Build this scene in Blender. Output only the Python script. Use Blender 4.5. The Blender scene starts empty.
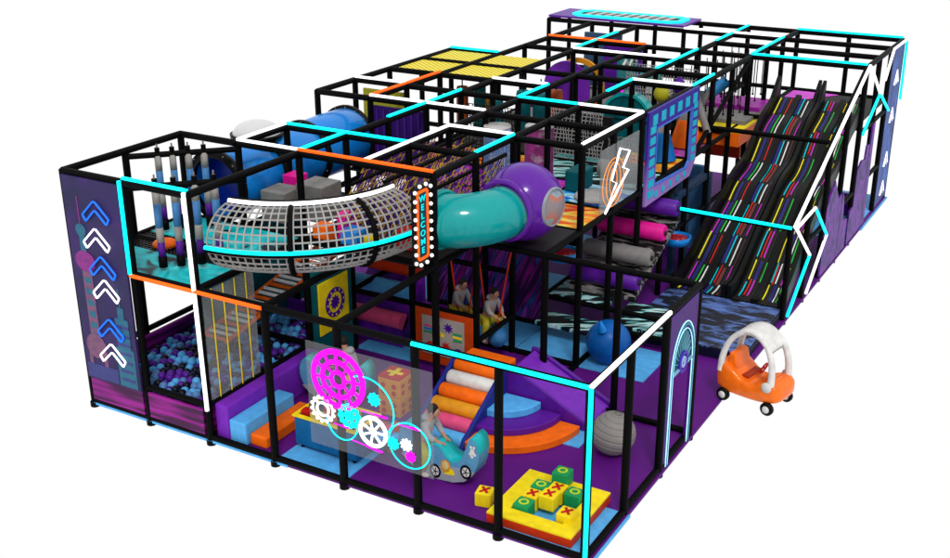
import bpy, math, random
from mathutils import Vector, Matrix
random.seed(7)
S = 1.2                       # one bay of the frame in metres; all coordinates below are in bays
HA, HB = 1.961, 3.106         # deck level and top level, in bays
scene = bpy.context.scene
COL = scene.collection
PI = math.pi
V = Vector

# ------------------------------------------------------------------ materials
MATS = {}
DK = .80
def mat(name, col, rough=.55, emit=0, alpha=1, metal=0, spec=.16, bump=0, bscale=60, var=.12, vscale=8, coat=0, raw=0):
    if name in MATS: return MATS[name]
    if not emit and not raw: col = tuple(DK*x**1.22 for x in col)
    m = bpy.data.materials.new(name); m.use_nodes = True
    nt = m.node_tree; b = nt.nodes['Principled BSDF']
    c = (*col, 1)
    b.inputs['Base Color'].default_value = c
    b.inputs['Roughness'].default_value = rough
    b.inputs['Metallic'].default_value = metal
    b.inputs['Specular IOR Level'].default_value = spec
    b.inputs['Coat Weight'].default_value = coat
    if emit:
        b.inputs['Emission Color'].default_value = c; b.inputs['Emission Strength'].default_value = emit
    elif var:
        tc = nt.nodes.new('ShaderNodeTexCoord'); n = nt.nodes.new('ShaderNodeTexNoise')
        n.inputs['Scale'].default_value = vscale; n.inputs['Detail'].default_value = 5
        nt.links.new(tc.outputs['Object'], n.inputs['Vector'])
        r = nt.nodes.new('ShaderNodeValToRGB')
        r.color_ramp.elements[0].position = .3; r.color_ramp.elements[1].position = .7
        r.color_ramp.elements[0].color = (*[max(0, x*(1-var)) for x in col], 1)
        r.color_ramp.elements[1].color = (*[min(1, x*(1+var)) for x in col], 1)
        nt.links.new(n.outputs['Fac'], r.inputs['Fac']); nt.links.new(r.outputs['Color'], b.inputs['Base Color'])
        if bump:
            n2 = nt.nodes.new('ShaderNodeTexNoise'); n2.inputs['Scale'].default_value = bscale; n2.inputs['Detail'].default_value = 3
            nt.links.new(tc.outputs['Object'], n2.inputs['Vector'])
            bp = nt.nodes.new('ShaderNodeBump'); bp.inputs['Strength'].default_value = bump; bp.inputs['Distance'].default_value = .01
            nt.links.new(n2.outputs['Fac'], bp.inputs['Height']); nt.links.new(bp.outputs['Normal'], b.inputs['Normal'])
    if alpha < 1: b.inputs['Alpha'].default_value = alpha
    MATS[name] = m
    return m

def ramp_mat(name, stops, kind='noise', scale=3, detail=3, dist=0, stretch=(1,1,1), rot=(0,0,0), rough=.5, const=False):
    """printed vinyl: colour ramp over a noise / wave / voronoi field"""
    m = bpy.data.materials.new(name); m.use_nodes = True
    nt = m.node_tree; b = nt.nodes['Principled BSDF']; b.inputs['Roughness'].default_value = rough; b.inputs['Specular IOR Level'].default_value = .25
    tc = nt.nodes.new('ShaderNodeTexCoord'); mp = nt.nodes.new('ShaderNodeMapping')
    mp.inputs['Scale'].default_value = stretch; mp.inputs['Rotation'].default_value = rot
    if any(rot): mp.vector_type = 'TEXTURE'; mp.inputs['Scale'].default_value = tuple(1/x for x in stretch)
    nt.links.new(tc.outputs['Object'], mp.inputs['Vector'])
    if kind == 'noise':
        n = nt.nodes.new('ShaderNodeTexNoise'); n.inputs['Detail'].default_value = detail; n.inputs['Distortion'].default_value = dist; out = n.outputs['Fac']
    elif kind == 'wave':
        n = nt.nodes.new('ShaderNodeTexWave'); n.inputs['Distortion'].default_value = dist; n.inputs['Detail'].default_value = detail; out = n.outputs['Fac']
    elif kind == 'checker':
        n = nt.nodes.new('ShaderNodeTexChecker'); out = n.outputs['Fac']
    else:
        n = nt.nodes.new('ShaderNodeTexVoronoi'); out = n.outputs['Distance']
    n.inputs['Scale'].default_value = scale
    nt.links.new(mp.outputs['Vector'], n.inputs['Vector'])
    r = nt.nodes.new('ShaderNodeValToRGB')
    if const: r.color_ramp.interpolation = 'CONSTANT'
    e = r.color_ramp.elements
    while len(e) < len(stops): e.new(.5)
    for el, (p, c) in zip(e, stops): el.position = p; el.color = (*[.80*x**1.2 for x in c], 1)
    nt.links.new(out, r.inputs['Fac']); nt.links.new(r.outputs['Color'], b.inputs['Base Color'])
    MATS[name] = m
    return m

BLACK = mat('black_foam', (.005,.005,.0055), .6, spec=.06, bump=.25, bscale=140)
BLK2 = mat('black_steel', (.005,.005,.005), .45, spec=.12)
CY = mat('cyan_neon', (0,.95,.98), emit=1.0)
WH = mat('white_neon', (1,1,1), emit=1.0)
OR = mat('orange_neon', (1,.10,.005), emit=.85)
MG = mat('magenta_neon', (1,0,.9), emit=1.0)
BL = mat('blue_neon', (.008,.12,.72), emit=.85)
PURP = mat('purple_vinyl', (.16,.022,.40), .45, coat=.1)
PURPF = mat('purple_floor', (.17,.014,.29), .6, var=.06, vscale=2)
VIO = mat('violet_vinyl', (.27,.045,.58), .45)
LBL = mat('light_blue_vinyl', (.16,.54,.95), .5)
DBL = mat('dark_blue_vinyl', (.03,.05,.33), .5)
BLU = mat('blue_plastic', (.01,.30,.78), .25, coat=.25, var=.05)
BLUD = mat('deep_blue_plastic', (.004,.05,.42), .3)
TEAL = mat('teal_plastic', (0,.42,.42), .28, coat=.4, var=.04)
TEALD = mat('teal_vinyl', (.0,.17,.20), .5)
SPH = mat('purple_plastic', (.17,.025,.42), .28, coat=.3, var=.04)
ORA = mat('orange_vinyl', (1,.22,.01), .5)
REDO = mat('red_orange_vinyl', (.72,.07,.01), .5)
YEL = mat('yellow_vinyl', (1,.80,.02), .5)
GOLD = mat('gold_vinyl', (.85,.40,.03), .5)
PNK = mat('pink_vinyl', (.85,.13,.30), .5)
HPK = mat('hot_pink_vinyl', (.85,.02,.38), .5)
GRY = mat('grey_vinyl', (.30,.29,.28), .55)
LGR = mat('light_grey_vinyl', (.62,.61,.60), .5)
DGR = mat('dark_grey_vinyl', (.035,.033,.033), .6)
WHT = mat('white_plastic', (.8,.79,.77), .35)
GRN = mat('green_vinyl', (.02,.42,.16), .5)
RED = mat('red_vinyl', (.65,.02,.02), .5)
ROPE = mat('grey_rope', (.48,.47,.46), .8)
YROPE = mat('yellow_rope', (.72,.45,.10), .8)
PROPE = mat('purple_rope', (.16,.05,.42), .8)
KICK = ramp_mat('magenta_print', [(0,(.02,0,.03)),(.42,(.10,.0,.10)),(.56,(.34,.005,.30)),(.72,(.45,.02,.40)),(1,(.8,.3,.75))], 'noise', 1.6, 1, 0, (.5,.5,7))
def glass(name, col, fac):
    m = bpy.data.materials.new(name); m.use_nodes = True
    nt = m.node_tree; b = nt.nodes['Principled BSDF']
    b.inputs['Base Color'].default_value = (*col,1); b.inputs['Roughness'].default_value = .6; b.inputs['Specular IOR Level'].default_value = .05
    t = nt.nodes.new('ShaderNodeBsdfTransparent'); mx = nt.nodes.new('ShaderNodeMixShader'); mx.inputs[0].default_value = fac
    nt.links.new(t.outputs[0], mx.inputs[1]); nt.links.new(b.outputs[0], mx.inputs[2])
    nt.links.new(mx.outputs[0], nt.nodes['Material Output'].inputs['Surface'])
    return m
PANE = glass('clear_panel', (.34,.35,.37), .13)
PANE2 = glass('smoke_panel', (.30,.31,.32), .36)
PANE3 = glass('pit_panel', (.34,.35,.36), .26)

# ------------------------------------------------------------------ objects
BASE = {}
def tag(o, label=None, cat=None, group=None, kind=None):
    if label: o['label'] = label
    if cat: o['category'] = cat
    if group: o['group'] = group
    if kind: o['kind'] = kind
    return o
def thing(name, loc, label, cat, group=None):
    o = bpy.data.objects.new(name, None); COL.objects.link(o)
    o.location = V(loc)*S; o.empty_display_size = .1
    BASE[o.name] = V(loc)
    return tag(o, label, cat, group)
def copy_tree(o, parent=None):
    c = o.copy(); COL.objects.link(c)
    if parent: c.parent = parent
    for ch in o.children: copy_tree(ch, c)
    return c
def place(o, loc, rz=0, sc=None):
    o.location = V(loc)*S; o.rotation_euler = (0,0,rz)
    if sc: o.scale = (sc,)*3 if not hasattr(sc,'__len__') else sc
    return o

class MB:
    def __init__(s): s.v=[]; s.f=[]; s.m=[]; s.k=0; s.sm=[]
    def add(s, vs, fs, smooth=False):
        b=len(s.v); s.v += [V(x) for x in vs]
        for f in fs: s.f.append([i+b for i in f]); s.m.append(s.k); s.sm.append(smooth)
        return s
    def mat(s,k): s.k=k; return s
    def box(s, a, b, rz=0):
        a=V(a); b=V(b)
        vs=[V((x,y,z)) for z in (a.z,b.z) for y in (a.y,b.y) for x in (a.x,b.x)]
        if rz:
            c=(a+b)/2; R=Matrix.Rotation(rz,3,'Z'); vs=[c+R@(v-c) for v in vs]
        return s.add(vs, [(0,2,3,1),(4,5,7,6),(0,1,5,4),(1,3,7,5),(3,2,6,7),(2,0,4,6)])
    def tube(s, pts, r, n=10, caps=True, closed=False):
        pts=[V(p) for p in pts]; m=len(pts); rr = r if hasattr(r,'__len__') else [r]*m
        rings=[]; up=None
        for i,p in enumerate(pts):
            if closed: d=pts[(i+1)%m]-pts[i-1]
            else: d=(pts[min(i+1,m-1)]-pts[max(i-1,0)])
            d.normalize()
            if up is None: up=V((0,0,1)) if abs(d.z)<.9 else V((1,0,0))
            a=d.cross(up); a.normalize(); b2=a.cross(d); up=b2
            rings.append([p+rr[i]*(math.cos(t)*a+math.sin(t)*b2) for t in [2*PI*(k+.5)/n for k in range(n)]])
        vs=[v for R in rings for v in R]; fs=[]
        for i in range(m if closed else m-1):
            j=(i+1)%m
            for k in range(n): fs.append((i*n+k,i*n+(k+1)%n,j*n+(k+1)%n,j*n+k))
        s.add(vs,fs,n>6)
        if caps and not closed:
            s.add(rings[0],[tuple(range(n))[::-1]]); s.add(rings[-1],[tuple(range(n))])
        return s
    def lathe(s, prof, c=(0,0,0), axis='z', n=24, ax=None):
        """prof = [(r,h)...] along an axis from c"""
        c=V(c); d = ax.normalized() if ax is not None else {'x':V((1,0,0)),'y':V((0,1,0)),'z':V((0,0,1))}[axis]
        u=V((0,0,1)) if abs(d.z)<.9 else V((1,0,0)); a=d.cross(u).normalized(); b=d.cross(a)
        vs=[]; fs=[]
        for (r,h) in prof:
            for k in range(n):
                t=2*PI*k/n; vs.append(c+d*h+r*(math.cos(t)*a+math.sin(t)*b))
        for i in range(len(prof)-1):
            for k in range(n): fs.append((i*n+k,(i+1)*n+k,(i+1)*n+(k+1)%n,i*n+(k+1)%n))
        return s.add(vs,fs,True)
    def sphere(s, c, r, nu=20, nv=12, sc=(1,1,1)):
        c=V(c); vs=[];fs=[]
        for j in range(nv+1):
            ph=PI*j/nv
            for i in range(nu):
                t=2*PI*i/nu; vs.append(c+V((r*sc[0]*math.sin(ph)*math.cos(t), r*sc[1]*math.sin(ph)*math.sin(t), r*sc[2]*math.cos(ph))))
        for j in range(nv):
            for i in range(nu):
                a=j*nu+i;b=j*nu+(i+1)%nu; fs.append((a,a+nu,b+nu,b))
        return s.add(vs,fs,True)
    def prism(s, poly, o, u, v, t):
        """extrude 2D polygon: point = o + x*u + y*v, thickness vector t"""
        o=V(o);u=V(u);v=V(v);t=V(t); n=len(poly)
        A=[o+x*u+y*v for x,y in poly]; B=[p+t for p in A]
        fs=[tuple(range(n)),tuple(range(n,2*n))[::-1]]+[(i,i+n,(i+1)%n+n,(i+1)%n) for i in range(n)]
        return s.add(A+B,fs)
    def frameprism(s, outer, inner, o, u, v, t):
        """ring between two polygons with same count"""
        o=V(o);u=V(u);v=V(v);t=V(t); n=len(outer)
        P=lambda q,d: o+q[0]*u+q[1]*v+d
        vs=[P(q,V()) for q in outer]+[P(q,V()) for q in inner]+[P(q,t) for q in outer]+[P(q,t) for q in inner]
        fs=[]
        for i in range(n):
            j=(i+1)%n
            fs+= [(i,j,n+j,n+i),(2*n+i,3*n+i,3*n+j,2*n+j),(i,2*n+i,2*n+j,j),(n+i,n+j,3*n+j,3*n+i)]
        return s.add(vs,fs)
    def build(s, name, m, parent=None, bevel=0, label=None):
        me=bpy.data.meshes.new(name)
        off = BASE[parent.name] if parent and parent.name in BASE else V((0,0,0))
        me.from_pydata([(p-off)*S for p in s.v],[],s.f)
        for x in (m if isinstance(m,(list,tuple)) else [m]): me.materials.append(x)
        me.polygons.foreach_set('material_index', s.m); me.polygons.foreach_set('use_smooth', s.sm)
        me.update()
        import bmesh
        bm=bmesh.new(); bm.from_mesh(me); bmesh.ops.recalc_face_normals(bm,faces=bm.faces); bm.to_mesh(me); bm.free()
        o=bpy.data.objects.new(name,me); COL.objects.link(o)
        if parent: o.parent=parent; BASE[o.name]=off
        if bevel:
            b=o.modifiers.new('b','BEVEL'); b.width=bevel*S; b.segments=2; b.limit_method='ANGLE'; b.angle_limit=.8
        if label: o['label']=label
        return o
def single(o, label, cat, group=None): return tag(o,label,cat,group)
def circ(r,n=24,cx=0,cy=0,a0=0,a1=2*PI,end=False):
    m = n if not end else n-1
    return [(cx+r*math.cos(a0+(a1-a0)*k/m), cy+r*math.sin(a0+(a1-a0)*k/m)) for k in range(n)]
def gear(r,teeth,d=.15,cx=0,cy=0):
    P=[]
    for k in range(teeth*4):
        a=2*PI*(k+.5)/(teeth*4); q = r if (k%4)<2 else r*(1-d); P.append((cx+q*math.cos(a),cy+q*math.sin(a)))
    return P

# ------------------------------------------------------------------ floor (setting)
fl=MB().box((-.02,-.02,-.03),(7.06,14.05,0)); o=fl.build('floor',[PURPF]); tag(o,kind='structure')
ft=MB()
for (x,y) in [(3,0),(6,0),(5,2),(2,3),(4,4),(5,4),(3,4),(6,11),(6,12),(6,13),(1,5),(3,6),(2,8)]:
    ft.box((x+.01,y+.01,.0),(x+.99,y+.99,.012))
ft.box((-.02,-.035,-.03),(3.2,-.021,-.001)); ft.box((7.061,-.02,-.03),(7.085,1.0,-.001)); ft.box((7.061,11.8,-.03),(7.09,14.05,-.001))
o=ft.build('floor_tiles',[LBL]); tag(o,kind='structure')

# ------------------------------------------------------------------ play frame
FR=thing('play_frame',(3.5,7,0),'black padded steel frame of posts and rails carrying the whole play structure','play frame')
def pipe(a,b,r=.047): return MB().tube([a,b],r,10)
def post(x,y,z1,z0=0):
    pipe((x,y,z0),(x,y,z1+.02)).lathe([(.0,-.07),(.062,-.07),(.062,0)],(x,y,z0),n=10).build('post',BLACK,FR)
def beam(a,b,r=.047): pipe(a,b,r).build('beam',BLACK,FR)
NB={0:[0,1,2],1:[0],2:[0,1,2,4],3:[1,2,3,4],4:[2,3,4,5],5:[0,1,2,3,4,5],6:[0,1,2,3,4,5],7:[0,1,2,3,5],8:[0,2,3,4,5],9:[0,1,3,4,5],
    10:[1,2,4,5],11:[1,2,3,4,5,7],12:[4,5,7],13:[0,1,2,3,5,7],14:[0,1,2,3,4,5,6,7]}
for y,xs in NB.items():
    for x in xs: post(x,y,HB)
for x,y in [(3,0),(4,0),(5,0),(6,0),(7,0),(7,1),(7,2),(7,3),(6,3),(5,3)]: post(x,y,HA)
for x,y,z in [(7,7,1.44),(5,7,1.5),(7,8,1.85),(7,9,2.27),(7,10,2.7),(6,5,.6)]:
    if (x,y)!=(5,7): post(x,y,z)
ZB=HB; ZA=HA
for (x0,y0,x1,y1) in [(0,0,2,0),(0,2,4,2),(1,3,4,3),(3,4,5,4),(0,5,5,5),(0,6,5,6),(0,7,3,7),(0,8,5,8),(0,9,1,9),(3,9,5,9),(1,10,5,10),(1,11,7,11),
    (4,12,7,12),(0,13,7,13),(0,14,7,14),(0,0,0,2),(0,5,0,9),(0,13,0,14),(1,2,1,3),(1,5,1,13),(2,0,2,13),(3,2,3,11),(4,2,4,14),(5,4,5,14),(7,11,7,14)]:
    beam((x0,y0,ZB),(x1,y1,ZB))
for (x0,y0,x1,y1) in [(0,0,7,0),(0,1,2,1),(0,2,4,2),(1,3,7,3),(2,4,5,4),(0,5,5,5),(0,6,5,6),(2,7,5,7),(0,8,5,8),(1,10,5,10),(1,12,5,12),(0,14,7,14),
    (0,0,0,2),(2,0,2,13),(3,0,3,11),(4,0,4,14),(5,3,5,14),(1,2,1,13),(7,0,7,3),(0,5,0,8)]:
    beam((x0,y0,ZA),(x1,y1,ZA),.043)
for a,b in [((0,0,.03),(7,0,.03)),((7,0,.03),(7,3,.03)),((0,0,.03),(0,2,.03)),((4,3,.03),(7,3,.03)),((4,4,.03),(5,4,.03)),((5,3,.03),(5,5,.03)),((2,0,.03),(2,2,.03)),
    ((0,0,.46),(2,0,.46)),((2,0,.46),(2,2,.46)),((0,0,.62),(0,2,.62)),((2,2,.46),(0,2,.46)),((5,7,1.47),(7,7,1.44)),((5,9,2.27),(7,9,2.27)),
    ((5,11,HB),(5,7,1.47)),((7,11,HB),(7,7,1.44)),((4,5,.50),(6,5,.50)),((4,5,.2),(6,5,.2)),((4,6,.5),(4,5,.5)),((5,7,.9),(5,11,.9)),((7,8,.9),(7,14,.9)),
    ((2,3,.9),(4,3,.9)),((2,3,.9),(2,5,.9)),((2,4,1.2),(4,4,1.2)),((7,11,1.95),(7,14,1.95)),((5,11,2.05),(7,11,2.05)),((4,4,.03),(2,4,.03)),((4,3,.55),(4,4,.55)),((4,5,.03),(2,5,.03)),
    ((0,1,3.03),(1,2,3.03)),((1,0,3.03),(2,1,3.03))]:
    beam(a,b,.040)
# neon strips on the rails
def strip(m,*pts,r=.026,parent=FR,name='led_strip'):
    MB().tube(pts,r,6).build(name,m,parent)
zz=HB+.05
for m,a,b in [(CY,(1,0),(2,0)),(WH,(1,2),(2,2)),(WH,(1,2),(1,3)),(CY,(1,3),(3,3)),(CY,(2,2),(2,3)),(OR,(2,2),(4,2)),(WH,(3,2),(3,4)),(WH,(3,4),(4,4)),(CY,(4,4),(4,3)),
    (WH,(0,6),(1,6)),(OR,(1,5),(1,7)),(WH,(1,5),(3,5)),(CY,(2,4),(2,6)),(CY,(0,9),(1,9)),(WH,(2,7),(3,7)),(CY,(3,7),(3,6)),(CY,(3,6),(4,6)),(WH,(4,6),(5,6)),(WH,(5,6),(5,4)),
    (CY,(5,8),(5,9)),(WH,(4,8),(5,8)),(CY,(4,7),(4,8)),(CY,(4,9),(4,11)),(WH,(2,10),(4,10)),(CY,(2,10),(2,12)),(OR,(1,11),(3,11)),(WH,(3,13),(5,13)),(CY,(4,12),(4,14)),
    (CY,(5,11),(5,13)),(CY,(5,11),(7,11)),(CY,(5,14),(7,14))]:
    strip(m,(*a,zz),(*b,zz))
ye=-.055
strip(CY,(1,ye,HA+.02),(1,ye,HB+.03)); strip(OR,(1,ye,HA),(3,ye,HA)); strip(WH,(2.03,ye,.42),(2.0,ye,HB+.04))
strip(CY,(5,ye,HA+.03),(7.0,ye,HA+.03)); strip(CY,(7.03,ye,HA+.03),(7.03,ye,-.02)); strip(WH,(7.03,ye,HA+.04),(7.03,2,HA+.04))
strip(CY,(5,6.95,1.5),(7.02,6.95,1.47)); strip(WH,(7.05,7,1.47),(7.05,11,HB+.04))
X=7.06
for m,a,b in [(WH,(7.08,1.43),(8.12,1.46)),(CY,(8.12,1.46),(9.1,.72)),(WH,(9.1,.72),(8.1,.04)),(WH,(7.08,1.43),(8.08,.7)),(CY,(8.08,.7),(7.06,.04)),
    (WH,(11.04,3.12),(12.1,2.46)),(CY,(12.1,2.46),(11,1.95)),(CY,(12.1,2.46),(13.1,1.95)),(WH,(14.08,3.12),(12.9,3.12)),(WH,(12.9,3.12),(12.4,2.64)),(CY,(14.1,3.08),(14.15,1.95))]:
    strip(m,(X,*a),(X,*b),r=.024)

# ------------------------------------------------------------------ decks
def deck(name,x0,y0,x1,y1,z,m,label,cat='deck',t=.06):
    o=MB().box((x0+.03,y0+.03,z-t),(x1-.03,y1-.03,z)).build(name,m,None,.01); return single(o,label,cat)
TURQ=ramp_mat('turquoise_print',[(0,(0,.0,.0)),(.36,(.01,.03,.04)),(.42,(.0,.45,.5)),(.62,(.02,.75,.78)),(.8,(.6,.95,.95))],'noise',1.6,2,1.2,(1,1,1))
FIRE=ramp_mat('fire_print',[(0,(.15,.0,.05)),(.36,(.8,.04,.0)),(.46,(1,.28,.01)),(.56,(1,.62,.03)),(.72,(1,.9,.25)),(1,(.9,.1,.2))],'noise',2.0,3,.6,(1,3.2,1),(0,0,.3))
OCEAN=ramp_mat('ocean_print',[(0,(.01,.02,.4)),(.38,(.0,.16,.85)),(.48,(.02,.6,.95)),(.58,(.8,.95,1)),(.68,(.0,.6,.9)),(1,(.9,.4,.05))],'noise',1.6,2,1.0,(1,3,1),(0,0,-.3))
BW=ramp_mat('splash_print',[(0,(.01,.01,.012)),(.5,(.01,.01,.02)),(.53,(.3,.8,.8)),(.62,(.75,.95,.95)),(.7,(.01,.02,.03)),(1,(.0,.01,.02))],'noise',1.5,2,.4,(1,5,1),(0,0,.5))
PMIX=ramp_mat('purple_pink_print',[(0,(.1,.0,.3)),(.4,(.35,.02,.6)),(.55,(.8,.05,.55)),(.65,(.3,.3,.7)),(1,(.0,.6,.8))],'noise',2,2,.8,(1,2,1))
deck('platform',0,0,2,.72,HA+.02,TURQ,'turquoise splash printed platform floor under the striped hanging posts, front half')
deck('platform',0,1.2,2,2,HA+.02,TURQ,'turquoise splash printed platform floor at the back left, behind the black net')
deck('platform',2,2,4,3,HA-.02,DGR,'dark platform floor inside the net barrel bend')
deck('platform',4,3,5,4,HA+.03,mat('charcoal_deck',(.028,.022,.03),.5),'charcoal platform floor beneath the purple ball tunnel')
deck('platform',4,4,5,5,HA+.02,FIRE,'orange fire printed floor right behind the purple ball tunnel')
deck('platform',3,4,4,5,HA+.02,BW,'black and aqua splash floor left of the orange fire printed floor')
deck('platform',3,5,4,6,HA+.02,PMIX,'purple and pink printed floor around the dot printed drums')
deck('platform',4,5,5,6,HA+.03,OCEAN,'blue ocean printed floor behind the lightning panel')
deck('platform',2,4,3,6,HA+.01,PMIX,'purple and pink printed floor left of the drums')
deck('platform',1,3,3,4,HA-.02,DGR,'dark platform floor below the rope net walls')
deck('platform',3,6,5,7,HA+.02,BW,'black and aqua splash floor behind the left edge of the blue framed window panel')
deck('platform',4,7,5,8,HA+.01,FIRE,'orange fire printed floor below the blue cone')
deck('platform',3,7,4,9,HA+.0,TURQ,'turquoise printed floor in front of the teal half disc')
deck('platform',4,8,5,9,HA+.02,PMIX,'purple and pink printed floor around the orange cone')
deck('platform',1,5,3,7,HA+.0,FIRE,'orange printed floor under the olive climbing panel')
deck('platform',1,7,3,9,HA+.0,DGR,'dark floor under the hanging bags')
deck('platform',1,9,3,13,HA+.02,mat('grey_deck',(.33,.32,.33),.6),'grey padded floor in front of the purple dome')
deck('platform',3,9,4,13,HA+.0,DGR,'dark floor behind the grey crossed rollers')
deck('platform',5.25,11.3,7,13,2.16,DGR,'dark grey start platform at the top of the slide')
o=MB().prism([(5.3,12.95),(6.15,12.95),(5.3,11.7)],(0,0,2.161),(1,0,0),(0,1,0),(0,0,.01)).build('corner_mat',mat('orchid_vinyl',(.75,.10,.75),.5)); single(o,'orchid pink triangular mat on the deck behind the slide','mat')
o=MB().box((4.1,10.0,1.72),(5.2,12.2,HA+.0)).mat(1).box((4.1,10.0,HA+.001),(5.2,12.2,HA+.03)).mat(2).box((4.12,10.5,HA+.031),(5.14,12.15,HA+.10)).mat(3).box((4.12,11.3,HA+.101),(5.14,12.1,HA+.18)).build('padded_step',[ORA,YEL,GRY,mat('violet_pink',(.45,.04,.45),.5)],None)
single(o,'orange sided padded step block with yellow, grey and pink tiers left of the slide','soft step')
o=MB().box((4.1,11.1,1.2),(4.9,11.9,1.6)).build('crash_block',REDO,None,.03); single(o,'red orange block behind the slide top at the left','soft block')

# ------------------------------------------------------------------ left mural panel
t=thing('mural_panel',(0.5,-.06,1.2),'tall purple night city mural panel with blue and white chevrons at the left end','mural panel')
MUR=ramp_mat('night_sky_print',[(0,(.02,.02,.08)),(.42,(.035,.03,.12)),(.6,(.06,.03,.17)),(1,(.17,.04,.30))],'noise',1.5,6,.5)
MB().box((0.04,-.075,.40),(.97,-.045,HB-.02)).build('board',MUR,t)
def mural(n,a,b_): return ramp_mat(n,[(0,a),(.5,b_),(1,a)],'noise',5,5,.5,(1,1,1.5))
TW1=mural('mural_peach',(.07,.04,.20),(.30,.14,.24)); TW2=mural('mural_teal',(.04,.04,.20),(.04,.22,.32)); TW3=mural('mural_pink',(.08,.03,.22),(.36,.05,.32)); TW4=mural('mural_blue',(.04,.04,.20),(.08,.09,.30))
b=MB()
def mrect(k,x0,z0,x1,z1,d=-.080): b.mat(k).box((x0,d,z0),(x1,-.0752,z1))
def mdisc(k,x,z,r,d=-.083,sz=1): b.mat(k).prism([(px,pz*sz) for px,pz in circ(r,18)],(x,d,z),(1,0,0),(0,0,1),(0,.0062,0))
mrect(3,.06,.42,.60,.62,-.0795); mrect(0,.20,.9,.36,1.9,-.081); mrect(0,.12,.62,.18,.95); mrect(0,.38,.62,.44,.95)
mdisc(2,.28,2.02,.17,-.0835,.8); mdisc(0,.27,.88,.17,-.0835); mdisc(1,.27,2.42,.085,-.0835); mrect(1,.23,2.15,.32,2.4,-.082); mrect(2,.262,2.45,.278,2.85)
mrect(1,.62,.42,.92,.95); mrect(1,.66,.951,.88,1.35); mrect(1,.72,1.351,.82,1.5); mrect(1,.762,1.501,.778,1.75)
for k in range(7): mrect(3,.66,.50+k*.12,.88,.54+k*.12,-.0815)
for k in range(6): mrect(1,.225,.98+k*.15,.335,1.06+k*.15,-.0825)
b.build('skyline_print',[TW1,TW2,TW3,TW4],t)
def chevron(parent,m,x,z,w=.22,h=.2,th=.06,y=-.1,shear=-.0):
    # rounded outline chevron pointing up
    C_=[(-w,-h),(-w*.78,-h-th*1.25),(0,-th*1.2),(w*.78,-h-th*1.25),(w,-h),(0,th*.75)]; P=[]
    for i,c in enumerate(C_):
        p=C_[i-1]; q=C_[(i+1)%6]
        for f in (.82,.92): P.append((p[0]+(c[0]-p[0])*f,p[1]+(c[1]-p[1])*f))
        for f in (.08,.18): P.append((c[0]+(q[0]-c[0])*f,c[1]+(q[1]-c[1])*f))
    pts=[(x+px,y,z+pz) for px,pz in P]
    MB().tube(pts,.0125,6,closed=True).build('chevron',m,parent)
for k,(px_,pz_) in enumerate([(.58,2.80),(.54,2.45),(.58,2.10),(.59,1.80),(.58,1.28),(.56,.94)]):
    chevron(t,[BL,WH][k%2],px_,pz_,.22,.16,.06)
# pit kick panels
for i,l in [(0,'magenta printed kick board below the city mural'),(1,'magenta printed kick board in front of the ball pit')]:
    o=MB().box((i+.05,-.05,.07),(i+.95,-.02,.41)).build('kick_board',KICK); single(o,l,'kick board')
# ------------------------------------------------------------------ ball pit
t=thing('ball_pit',(1,1.4,0),'magenta and purple walled ball pit full of blue and purple balls','ball pit')
MB().box((.05,.06,.0),(.10,2.9,.58)).build('wall',KICK,t)
MB().box((1.93,.06,.0),(1.98,2.9,.46)).build('wall',KICK,t)
MB().box((.10,2.85,.0),(1.93,2.9,.60)).build('wall',PURP,t)
MB().box((.10,.06,.0),(1.93,2.85,.25)).build('floor_pad',DBL,t)
me={}
bm_=[(LBL,'light blue'),(mat('ball_purple',(.16,.03,.42),.35),'purple'),(mat('ball_navy',(.012,.01,.04),.35),'dark navy'),(mat('ball_steel',(.16,.33,.62),.35),'steel blue')]
cells=[]
r=.056
for j in range(0,29):
    for i in range(0,17):
        x=.15+i*.108+(j%2)*.052; y=.11+j*.096
        if x<1.89 and y<2.82: cells.append((x+random.uniform(-.012,.012),y+random.uniform(-.012,.012),.37+random.uniform(-.025,.04)))
cells.sort(key=lambda c:(c[1]-.5*c[0]))
stuff=MB()
protos=[]
for m,l in bm_:
    o=MB().sphere((0,0,0),r,12,8).build('pit_ball',m); protos.append(o)
    single(o,l+' plastic ball in the ball pit','ball',l+' balls in the ball pit')
first=[True]*4
for n_,c in enumerate(cells):
    k=random.choices([0,1,2,3],[.26,.34,.24,.16])[0]
    if n_<300:
        if first[k]: o=protos[k]; first[k]=False
        else: o=protos[k].copy(); COL.objects.link(o)
        o.location=V(c)*S
    else: stuff.mat(k).sphere(c,r,10,6)
rest=stuff
for i in range(9,0,-1):
    pass
o=rest.build('pit_balls_far',[m for m,_ in bm_]); tag(o,'farther plastic balls filling the back of the ball pit','balls',kind='stuff')
o=MB()
for i in range(22):
    for j in range(32): o.mat((i*7+j*3)%4).sphere((.14+i*.082,.10+j*.085,.31),.046,8,5)
o=o.build('pit_balls_below',[m for m,_ in bm_]); tag(o,'lower layer of plastic balls seen between the top ones','balls',kind='stuff')
# clear panel with yellow cords
t=thing('cord_panel',(2.02,.5,1.2),'clear panel with vertical yellow cords beside the ball pit','clear panel')
MB().box((2.0,.06,.5),(2.015,.96,HA-.06)).build('pane',PANE3,t)
for k in range(4): MB().tube([(2.03,.2+k*.2,.5),(2.03,.2+k*.2,HA-.05)],.008,5).build('cord',YEL,t)
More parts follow.
